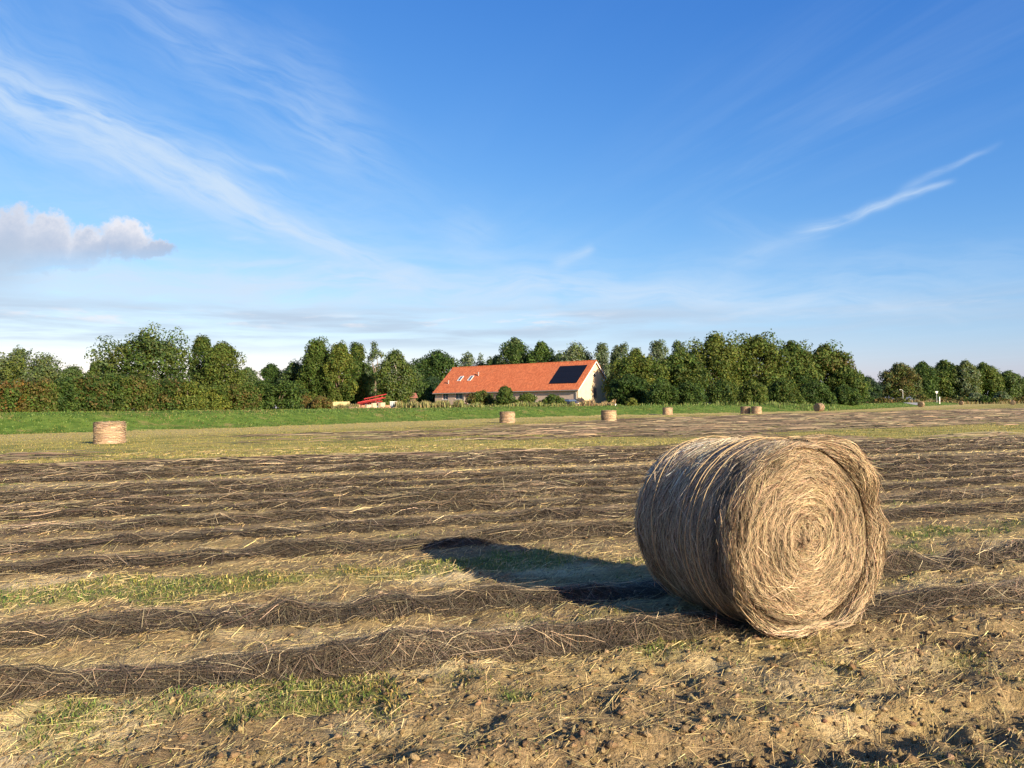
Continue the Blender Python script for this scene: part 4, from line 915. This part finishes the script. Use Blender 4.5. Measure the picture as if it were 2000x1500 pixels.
for k, (a, b, t, cc, lb) in enumerate(hedge):
    dd = float(np.interp((a + b) / 2, [0, 580], [66, 88])) + (k % 2) * 1.2
    bush(a, b, t, dd, 'hedge', cc, lb, 1300 + k, z0f=0.0, dens=1.3, depth=2.6, group='bushes of the long hedge')
for k, (a, b, t, d, cc, lb) in enumerate([
    (580, 612, 768, 112, ('brown', 'russet', 'olive'), 'small reddish bush right of the hedge end'),
    (606, 650, 772, 110, ('brown', 'olive', 'russet'), 'low brownish bush beside the cream bin'),
    (742, 768, 772, 134, ('olive', 'mid'), 'small green bush right of the red beams'),
    (908, 972, 762, 136, ('brown', 'olive', 'mid'), 'reddish green bush in front of the left half of the barn'),
    (968, 1004, 753, 132, ('mid', 'olive', 'dark'), 'tallest green bush in front of the barn'),
    (1002, 1056, 767, 132, ('mid', 'olive'), 'low green bush right of the tallest one before the barn'),
    (1056, 1104, 769, 134, ('dark', 'mid', 'olive'), 'dark round bush before the right half of the barn'),
    ]): bush(a, b, t, d, 'bush', cc, lb, 1400 + k, z0f=0.0, dens=1.1, group='bushes by the barn')

# ------------------------------------------------------------------ barn
def mat_tiles():
    mt = bpy.data.materials.new('roof_tiles'); mt.use_nodes = True; T = NT(mt.node_tree); b = T.n['Principled BSDF']
    b.inputs['Roughness'].default_value = 0.75; b.inputs['Specular IOR Level'].default_value = 0.25
    p = T.new('ShaderNodeTexCoord').outputs['Object']; x, y, z = T.sep(p)
    cell = T.comb(T.m('FLOOR', T.m('DIVIDE', x, 0.26)), T.m('FLOOR', T.m('DIVIDE', z, 0.26)), T.m('FLOOR', T.m('DIVIDE', y, 9.0)))
    wn = T.new('ShaderNodeTexWhiteNoise'); T.put(wn.inputs[0], cell)
    c = T.mix(wn.outputs[0], (0.43, 0.108, 0.038), (0.61, 0.185, 0.070))
    c = T.mix(T.m('MULTIPLY', T.ss(T.noise(p, 0.7, 4, 0.6), 0.5, 0.75), 0.35), c, (0.36, 0.13, 0.06))
    T.l.new(c, b.inputs['Base Color'])
    w = T.m('ADD', T.m('SINE', T.m('MULTIPLY', x, 2 * math.pi / 0.26)), T.m('MULTIPLY', T.m('FRACT', T.m('DIVIDE', z, 0.26)), 1.2))
    bp = T.new('ShaderNodeBump'); bp.inputs['Distance'].default_value = 0.05; bp.inputs['Strength'].default_value = 0.7
    T.l.new(w, bp.inputs['Height']); T.l.new(bp.outputs[0], b.inputs['Normal'])
    return mt
def mat_brick(name, c1, c2, mortar, stain):
    mt = bpy.data.materials.new(name); mt.use_nodes = True; T = NT(mt.node_tree); b = T.n['Principled BSDF']
    b.inputs['Roughness'].default_value = 0.9; b.inputs['Specular IOR Level'].default_value = 0.15
    p = T.new('ShaderNodeTexCoord').outputs['Object']; x, y, z = T.sep(p)
    br = T.new('ShaderNodeTexBrick'); T.put(br.inputs['Vector'], T.comb(T.m('ADD', x, y), z))
    br.inputs['Scale'].default_value = 1.0; br.inputs['Brick Width'].default_value = 0.22; br.inputs['Row Height'].default_value = 0.07; br.inputs['Mortar Size'].default_value = 0.008
    br.inputs['Color1'].default_value = (*c1, 1); br.inputs['Color2'].default_value = (*c2, 1); br.inputs['Mortar'].default_value = (*mortar, 1)
    c = T.mix(T.m('MULTIPLY', T.ss(T.noise(p, 0.6, 5, 0.65), 0.45, 0.72), 0.5), br.outputs['Color'], stain)
    T.l.new(c, b.inputs['Base Color']); return mt
M_TILE = mat_tiles()
M_BRICK = mat_brick('pink_brick', (0.58, 0.42, 0.32), (0.48, 0.34, 0.255), (0.52, 0.44, 0.36), (0.42, 0.30, 0.225))
M_CREAM = mat_brick('cream_brick', (0.70, 0.54, 0.32), (0.62, 0.46, 0.26), (0.60, 0.50, 0.36), (0.54, 0.38, 0.21))
M_GLASS = material('window_glass', (0.035, 0.045, 0.06), 0.12, 0.6)
M_BLUE = material('blue_grey_glass', (0.10, 0.13, 0.17), 0.10, 0.8)
M_FRAME = material('grey_frame', (0.55, 0.55, 0.54), 0.6, 0.3)
M_DARK = material('dark_void', (0.018, 0.016, 0.016), 0.9, 0.1)
M_ZINC = material('zinc', (0.33, 0.30, 0.27), 0.5, 0.4, noise=(4, .2))
M_SOLAR = material('solar_cell', (0.008, 0.009, 0.013), 0.45, 0.15)
M_LINTEL = material('red_lintel', (0.30, 0.075, 0.045), 0.85, 0.2, noise=(8, .3))
M_WOODB = material('brown_wood', (0.10, 0.065, 0.045), 0.8, 0.2, noise=(8, .3))
M_LIGHTP = material('pale_paint', (0.72, 0.70, 0.64), 0.7, 0.3, noise=(6, .12))
def wall_holes(L, Ht, holes, th, name, mat, parent, M):
    """wall in the local x-z plane, front at y=0, thickness th inwards, rectangular openings"""
    xs = sorted({0, L, *[h[0] for h in holes], *[h[1] for h in holes]}); zs = sorted({-1.0, Ht, *[h[2] for h in holes], *[h[3] for h in holes]})
    mb = MB()
    for a, b in zip(xs[:-1], xs[1:]):
        run = None
        for c, d in zip(zs[:-1], zs[1:]):
            if any(h[0] <= a and b <= h[1] and h[2] <= c and d <= h[3] for h in holes):
                if run: mb.box((a, 0, run[0]), (b, th, run[1]), M); run = None
            else: run = (run[0], d) if run else (c, d)
        if run: mb.box((a, 0, run[0]), (b, th, run[1]), M)
    return mb.build(name, mat, parent)
def window(parent, x0, x1, z0, z1, M, glass, name='window', bars=1):
    w = MB()
    for bx in ((x0, x0 + .07), (x1 - .07, x1)): w.box((bx[0], .08, z0), (bx[1], .16, z1), M)
    w.box((x0 + .07, .08, z0), (x1 - .07, .16, z0 + .07), M); w.box((x0 + .07, .08, z1 - .07), (x1 - .07, .16, z1), M)
    for k in range(bars): xc = x0 + (x1 - x0) * (k + 1) / (bars + 1); w.box((xc - .03, .085, z0 + .07), (xc + .03, .155, z1 - .07), M)
    f = w.build(name, M_FRAME, parent)
    MB().box((x0 + .05, .13, z0 + .05), (x1 - .05, .145, z1 - .05), M).build('pane', glass, f)
    MB().box((x0 - .08, -.06, z0 - .10), (x1 + .08, .10, z0 - .005), M).build('sill', M_FRAME, f)
    return f
def barn():
    Lb, Wb, E, Rg = 38.2, 13.2, 3.65, 9.25; ya = math.radians(37)
    ca, sa = math.cos(ya), math.sin(ya); ox, oy = 17.0 - Wb / 2 * sa - Lb * ca, 161.0 - Wb / 2 * ca + Lb * sa
    zg = Hs(12, 155)
    root = empty('barn', (ox, oy, zg), -ya, 'long barn with orange tiled roof, solar panels and a sunlit cream gable', 'barn')
    I = Matrix.Identity(4)
    # openings along the front wall: x from the far left end
    holes = [(2.3, 3.9, 1.9, 3.3), (6.0, 8.1, 1.9, 3.3), (2.2, 3.8, 0, .35), (6.3, 8.0, 0, .5), (9.5, 12.3, -1, 2.45), (35.2, 37.0, 0, 1.2)]
    wall_holes(Lb, E, holes, .35, 'front_wall', M_BRICK, root, I)
    window(root, 2.3, 3.9, 1.9, 3.3, I, M_BLUE); window(root, 6.0, 8.1, 1.9, 3.3, I, M_BLUE)
    MB().box((2.1, .25, -.2), (3.9, .3, .34)).build('cellar_window', M_DARK, root); MB().box((6.2, .25, -.2), (8.1, .3, .49)).build('cellar_window', M_DARK, root)
    MB().box((35.1, .25, -.2), (37.1, .3, 1.19)).build('cellar_window', M_DARK, root)
    dr = MB().box((9.5, .2, -.2), (12.3, .27, 2.45)).build('barn_door', M_LIGHTP, root)
    for q in range(4): MB().box((9.55 + q * .69, .165, -.2), (10.18 + q * .69, .198, 2.4)).build('plank', M_LIGHTP, dr)
    arc = [(9.35 + 3.1 * t, -.04, 2.46 + .42 * math.sin(math.pi * t)) for t in np.linspace(0, 1, 11)]
    MB().poly(arc + [(p[0], p[1], p[2] + .24) for p in arc[::-1]], (0, .10, 0)).build('arch_lintel', M_LINTEL, root)
    # rear wall and far gable
    MB().box((0, Wb - .35, -1), (Lb, Wb, E)).build('rear_wall', M_BRICK, root)
    def gable(x, nm, mat, hole=True):
        mb = MB(); t = -.35 if x > 1 else .35
        pts = [(x, .352, -1), (x, Wb - .352, -1), (x, Wb - .352, E + .28), (x, Wb / 2, Rg - .12), (x, .352, E + .28)]
        if hole: mb.poly(pts, (t, 0, 0))
        return mb.build(nm, mat, root)
    gable(0, 'gable_wall', M_BRICK)
    gw = gable(Lb + .003, 'gable_wall', M_CREAM); tag(gw, 'sunlit cream brick gable wall')
    # corner return so the cream gable meets the front wall
    MB().box((Lb - .30, -.006, -1), (Lb + .002, .352, E + .1)).build('corner_pier', M_CREAM, root)
    MB().box((Lb - .30, Wb - .352, -1), (Lb + .002, Wb + .006, E + .1)).build('corner_pier', M_CREAM, root)
    # details on the gable
    def disc(y, z, rad, x, dx, nm, mat, par, sc=1):
        return MB().poly([(x, y + rad * math.cos(a), z + rad * sc * math.sin(a)) for a in np.linspace(0, 2 * math.pi, 21)[:-1]], (dx, 0, 0)).build(nm, mat, par)
    oc = disc(6.3, 6.35, .5, Lb + .004, .05, 'round_window', M_FRAME, root); disc(6.3, 6.35, .4, Lb + .054, .01, 'pane', M_DARK, oc)
    nw = MB().box((Lb + .004, 5.9, 1.65), (Lb + .06, 7.0, 3.75)).build('gable_window', M_WOODB, root)
    MB().box((Lb + .06, 6.0, 1.75), (Lb + .07, 6.9, 3.65)).build('pane', M_GLASS, nw)
    MB().box((Lb + .004, 5.7, 0), (Lb + .05, 7.2, .62)).build('gable_hatch', M_DARK, root)
    lp = MB().box((Lb + .004, 9.75, 5.45), (Lb + .12, 9.95, 5.6)).build('wall_lamp', M_FRAME, root); disc(9.85, 5.35, .22, Lb + .12, .18, 'lamp_shade', M_LIGHTP, lp)
    # roof
    sl = math.atan2(Rg - E, Wb / 2); n = Vector((0, -math.sin(sl), math.cos(sl))); n2 = Vector((0, math.sin(sl), math.cos(sl)))
    ov = .45; x0, x1 = -.35, Lb + .35
    def P(x, t, off=0.0, back=False):
        """point on the roof: t = 0 eave .. 1 ridge"""
        y = Wb / 2 * t; z = E + (Rg - E) * t
        if back: return Vector((x, Wb - y, z)) + n2 * off
        return Vector((x, y, z)) + n * off
    te = -ov / (Wb / 2)
    rf = MB().poly([P(x0, te), P(x1, te), P(x1, 1.0), P(x0, 1.0)], n * .16).build('roof', M_TILE, root)
    MB().poly([P(x0, te - .0, 0, True), P(x1, te, 0, True), P(x1, .999, 0, True), P(x0, .999, 0, True)], n2 * .16).build('rear_roof', M_TILE, root)
    MB().tube([P(x0, 1.0, .12), P(x1, 1.0, .12)], .16, 8).build('ridge_cap', M_TILE, rf)
    for xb in (x1 - .02, ):
        MB().poly([P(xb, te, -.20), P(xb, 1.0, -.20), P(xb, 1.0, -.01), P(xb, te, -.01)], (.05, 0, 0)).build('barge_board', M_LIGHTP, root)
        MB().poly([P(xb, te, -.20, True), P(xb, 1.0, -.20, True), P(xb, 1.0, -.01, True), P(xb, te, -.01, True)], (.05, 0, 0)).build('barge_board', M_LIGHTP, root)
    # solar panels, 7 by 3
    proto = None
    sx, st = .95, .222
    for i in range(7):
        for j in range(3):
            a, b = 30.6 + i * sx, .165 + j * st
            mb = MB().poly([P(a, b, .235), P(a + sx - .03, b, .235), P(a + sx - .03, b + st - .004, .235), P(a, b + st - .004, .235)], n * .04)
            o = mb.build('solar_panel', M_SOLAR, rf)
    for (a, b) in ((4.4, .40), (7.4, .40)):
        fr = MB()
        for (u0, u1, v0, v1) in ((a, a + .10, b, b + .20), (a + .9, a + 1.0, b, b + .20), (a + .1, a + .9, b, b + .015), (a + .1, a + .9, b + .185, b + .20)):
            fr.poly([P(u0, v0, .165), P(u1, v0, .165), P(u1, v1, .165), P(u0, v1, .165)], n * .09)
        f = fr.build('skylight', M_LIGHTP, rf); MB().poly([P(a + .08, b + .012, .20), P(a + .92, b + .012, .20), P(a + .92, b + .188, .20), P(a + .08, b + .188, .20)], n * .02).build('pane', M_BLUE, f)
    for (a, b) in ((9.6, .60), (2.4, .30)):
        q = P(a, b, .1); MB().tube([q, q + Vector((0, 0, .75))], .12, 8).tube([q + Vector((0, 0, .75)), q + Vector((0, 0, .85))], .2, 8).build('vent_pipe', M_ZINC, rf)
    g = P(0, te, -.02); MB().tube([(x0, g.y - .08, g.z), (x1, g.y - .08, g.z - .0)], .09, 8).build('gutter', M_ZINC, root)
    for xd in (8.7, 28.0, 37.8):
        MB().tube([(xd, g.y - .08, g.z), (xd, g.y - .05, g.z - .12), (xd, -.09, g.z - .45), (xd, -.09, -.6)], .065, 8).build('downpipe', M_ZINC, root)
    # low lean-to behind, its red roof edge shows past the gable
    lt = MB().poly([(30, Wb + .01, -1), (30, Wb + 2.6, -1), (30, Wb + 2.6, 2.2), (30, Wb + .01, 3.2)], (Lb - 30.6, 0, 0)).build('lean_to', M_BRICK, root)
    MB().poly([(29.8, Wb + .02, 3.22), (29.8, Wb + 3.0, 2.1), (29.8, Wb + 3.0, 2.25), (29.8, Wb + .02, 3.37)], (Lb - 30, 0, 0)).build('lean_to_roof', M_TILE, lt)
barn()

# ------------------------------------------------------------------ small things behind the bank
M_RED = material('red_paint', (0.36, 0.038, 0.035), 0.5, 0.4, noise=(3, .25))
M_YELL = material('cream_board', (0.46, 0.38, 0.19), 0.8, 0.2, noise=(5, .3))
M_CONC = material('pale_concrete', (0.46, 0.38, 0.25), 0.9, 0.15, noise=(6, .25), bump=(15, .5))
M_TERRA = material('broken_brick', (0.40, 0.20, 0.12), 0.9, 0.15, noise=(9, .4))
def beams():
    d = 120
    names = ['lowest red steel beam of the stack beside the cream bin', 'red steel beam second from the bottom of the stack', 'red steel beam third from the bottom of the stack', 'red steel beam fourth from the bottom of the stack', 'red steel beam just under the topmost one of the stack', '', 'topmost red steel beam of the leaning stack']
    for k in (0, 1, 2, 3, 4, 6):
        x = atx(689 + k * 3.0, d); y = d + 0.9 - 0.28 * k if k < 4 else d + 2.2 - 0.32 * (k - 4); zg = Hs(x, y)
        Lb = 4.3 - .12 * k
        o_mb = MB()
        for (a0, a1, b0, b1) in ((-.07, .07, -.075, -.055), (-.07, .07, .055, .075), (-.012, .012, -.055, .055)): o_mb.box((0, a0, b0), (Lb, a1, b1))
        o = o_mb.build('steel_beam', M_RED)
        o.location = (x, y, zg + 0.40 + k * .19); o.rotation_euler = (0.15 * (k % 3), math.radians(-6.5 - (k * 5 % 4) * 1.1 - k * .45), math.radians(12 - (k * 3 % 7) * 4))
        tag(o, names[k], 'beam', 'red steel beams on the heap')
    r = np.random.default_rng(9)
    for k, (px, py, w, h, mt, lb) in enumerate([(716, 791, 1.0, .75, M_CONC, 'cream concrete block under the middle of the red beams'), (744, 787, 1.1, .6, M_CONC, 'cream concrete block under the right end of the red beams'), (729, 788, .9, .4, M_CONC, 'flat pale block between the two cream blocks'), (756, 792, .9, .45, M_TERRA, 'orange broken brick lump right of the red beams'), (696, 791, .9, .5, M_TERRA, 'brownish lump under the left end of the red beams'), (705, 792, .7, .45, M_TERRA, 'second brown lump under the red beams')]):
        x = atx(px, 118); y = 118.6; zg = Hs(x, y); mb = MB()
        pts = [(w * .5 * math.cos(a) * r.uniform(.8, 1.1), w * .4 * math.sin(a) * r.uniform(.8, 1.1), 0) for a in np.linspace(0, 2 * math.pi, 8)[:-1]]
        mb.poly(pts, (r.normal() * .12, r.normal() * .1, zat(px, py - 1, 118) - zg))
        o = mb.build('rubble_block', mt); o.location = (x, y, zg - .02); tag(o, lb, 'rubble', 'rubble under the red beams')
    # cream bin of boards
    x0, x1, y = atx(644, 119), atx(681, 119), 119.; zg = Hs(x0, y); ht = zat(660, 784.5, 119) - zg
    b = empty('board_bin', ((x0 + x1) / 2, y, zg), .12, 'low cream bin of boards left of the red beams', 'bin'); hw = (x1 - x0) / 2
    for k in range(5): MB().box((-hw, 0, .06 + k * (ht - .06) / 5), (hw, .05, .06 + (k + .93) * (ht - .06) / 5)).build('board', M_YELL, b)
    for k in range(4): xx = -hw + .1 + k * (2 * hw - .2) / 3; MB().box((xx - .05, -.06, 0), (xx + .05, -.003, ht + .04)).build('post', M_YELL, b)
    MB().box((hw - .06, .053, .06), (hw, 1.5, ht)).build('end_panel', M_YELL, b); MB().box((-hw, .053, .06), (-hw + .06, 1.5, ht)).build('end_panel', M_YELL, b); MB().box((-hw, 1.5, .06), (hw, 1.55, ht)).build('rear_panel', M_YELL, b)
    # white caged tank
    x, y = atx(768, 121), 121.; zg = Hs(x, y); top = zat(768, 784, 121) - zg
    t = empty('water_tank', (x, y, zg), .1, 'small white tank in a grey cage right of the rubble', 'tank')
    MB().box((-.46, -.4, .18), (.46, .4, top - .08)).build('tank_body', material('tank_white', (0.42, 0.46, 0.46), .5, .3), t)
    MB().box((-.52, -.46, top - .077), (.52, .46, top)).build('lid', M_LIGHTP, t); MB().box((-.52, -.46, .02), (.52, .46, .177)).build('pallet', M_WOODB, t)
    for k in range(5): xx = -.5 + k * .25; MB().box((xx - .02, -.45, .18), (xx + .02, -.405, top - .08)).build('cage_bar', M_ZINC, t)
    # small shed
    x, y = atx(794, 165), 165.; zg = Hs(x, y); e = zat(794, 776, 165) - zg; rdg = zat(794, 768.5, 165) - zg
    s = empty('shed', (x, y, zg), .35, 'small dark shed with a dull red roof under the dark round tree', 'shed')
    MB().box((-1.7, -1.3, -.5), (1.7, 1.3, e)).build('wall', M_WOODB, s)
    for q in (-1, 1): MB().poly([(-2.0, q * 1.65, e - .15), (2.0, q * 1.65, e - .15), (2.0, 0, rdg), (-2.0, 0, rdg)], (0, 0, .09)).build('roof_slope', material('dull_red_roof', (0.26, 0.10, 0.07), .8, .2, noise=(5, .3)), s)
    MB().box((-.45, -1.36, -.4), (.45, -1.303, e - .25)).build('door', M_DARK, s)
    # pale slab near the gable corner
    x, y = atx(1196, 124), 124.; zg = Hs(x, y); sb = empty('bench', (x, y, zg), .1, 'small pale low bench in the grass by the barn corner', 'bench')
    MB().box((-.58, -.2, .36), (.58, .2, .43)).build('seat', M_LIGHTP, sb)
    for q in (-.42, .42): MB().box((q - .05, -.17, 0), (q + .05, .17, .358)).build('leg', M_LIGHTP, sb)
beams()
def car():
    x, y = atx(1114.5, 147), 147.; zg = Hs(x, y); M_CAR = material('dark_car_paint', (0.03, 0.035, 0.05), .25, .5)
    c = empty('parked_car', (x, y, zg), math.radians(20), 'dark car parked before the barn wall, only its roof showing over the grass', 'car')
    top = zat(1114, 779.5, 147) - zg
    sec = [(-2.1, .35, .62, .78), (-1.95, .3, .82, .84), (-1.0, .3, .92, .88), (-.4, .3, .95, .89), (1.2, .3, .98, .89), (1.9, .3, .92, .86), (2.1, .4, .7, .78)]
    V, Fc = [], []
    for (yy, z0, z1, w) in sec: V += [(-w, yy, z0), (w, yy, z0), (w, yy, z1 * top / 1.5 + .1), (-w, yy, z1 * top / 1.5 + .1)]
    for i in range(len(sec) - 1):
        for k in range(4): Fc.append((i * 4 + k, i * 4 + (k + 1) % 4, i * 4 + 4 + (k + 1) % 4, i * 4 + 4 + k))
    Fc += [(3, 2, 1, 0), tuple(len(V) - 4 + k for k in range(4))]
    mb = MB(); mb.v, mb.f = V, Fc; body = mb.build('body', M_CAR, c)
    zb, zt = .98 * top / 1.5 + .08, top
    mb = MB(); mb.v = [(-.8, -1.15, zb), (.8, -1.15, zb), (.8, 1.75, zb), (-.8, 1.75, zb), (-.62, -.35, zt - .06), (.62, -.35, zt - .06), (.62, 1.2, zt - .06), (-.62, 1.2, zt - .06)]
    mb.f = [(0, 3, 2, 1), (4, 5, 6, 7), (0, 1, 5, 4), (1, 2, 6, 5), (2, 3, 7, 6), (3, 0, 4, 7)]; mb.build('windows', M_BLUE, c)
    MB().box((-.64, -.4, zt - .058), (.64, 1.25, zt)).build('roof', M_CAR, c)
    for sx_ in (-1, 1):
        for sy_ in (-1.35, 1.3):
            w = MB().tube([(sx_ * .74, sy_, .32), (sx_ * .9, sy_, .32)], .32, 16).build('wheel', M_DARK, c); MB().tube([(sx_ * .901, sy_, .32), (sx_ * .92, sy_, .32)], .19, 12).build('rim', M_ZINC, w)
        MB().box((sx_ * .62 - .16, -2.115, .55), (sx_ * .62 + .16, -2.03, .70)).build('headlight', M_LIGHTP, body)
car()
def road():
    pts = [(1779, 216), (1786, 240), (1796, 270), (1803, 300), (1806, 340), (1796, 390)]
    P = [Vector((atx(p, d), d, 0)) for p, d in pts]; C = []
    for a, b in zip(P[:-1], P[1:]):
        for t in np.linspace(0, 1, 12, endpoint=False): C.append(a.lerp(b, t))
    C.append(P[-1]); V = []; Q = []
    for i, p in enumerate(C):
        t = (C[min(i + 1, len(C) - 1)] - C[max(i - 1, 0)]).normalized(); nn = Vector((-t.y, t.x, 0))
        for k in range(5): q = p + nn * (k - 2) * 1.0; V.append((q.x, q.y, Hs(q.x, q.y) + .07))
    for i in range(len(C) - 1):
        for k in range(4): Q.append((i * 5 + k, i * 5 + k + 1, i * 5 + k + 6, i * 5 + k + 5))
    o = mesh_np('road', np.array(V), np.array(Q), material('road_surface', (0.26, 0.255, 0.25), .85, .2, noise=(1.5, .15)), smooth=True); tag(o, kind='structure')
    # sign, marker post and lamp beside the road
    x, y = atx(1829, 262), 262.; zg = Hs(x, y); s = empty('road_sign', (x, y, zg), 0, 'white road sign on a post before the far wood', 'sign')
    top = zat(1829, 764, 262) - zg; MB().tube([(0, 0, 0), (0, 0, top)], .055, 8).build('post', M_FRAME, s)
    MB().poly([(.42 * math.cos(a), -.06, top - .3 + .42 * math.sin(a)) for a in (math.pi / 2, math.pi * 7 / 6, math.pi * 11 / 6)][::-1] if False else [(-.5, -.08, top - .05), (.5, -.08, top - .05), (.18, -.08, top - .75), (-.18, -.08, top - .75)], (0, .03, 0)).build('sign_plate', M_LIGHTP, s)
    x, y = atx(1834.5, 258), 258.; zg = Hs(x, y); s = empty('marker_post', (x, y, zg), 0, 'short white marker post right of the road sign', 'post'); MB().box((-.13, -.08, 0), (.13, .08, zat(1834, 775, 258) - zg)).build('post', M_LIGHTP, s); MB().box((-.135, -.09, .5), (.135, -.082, .7)).build('reflector', M_RED, s)
    x, y = atx(1763, 300), 300.; zg = Hs(x, y); s = empty('street_lamp', (x, y, zg), 0, 'pale lamp post beside the leaning trunks left of the road', 'lamp'); top = zat(1763, 761, 300) - zg
    MB().tube([(0, 0, 0), (0, 0, top - .4), (-.25, 0, top - .05), (-.8, 0, top)], .07, 8).build('post', M_LIGHTP, s); MB().box((-1.25, -.14, top - .07), (-.75, .14, top + .07)).build('lamp_head', M_LIGHTP, s)
road()
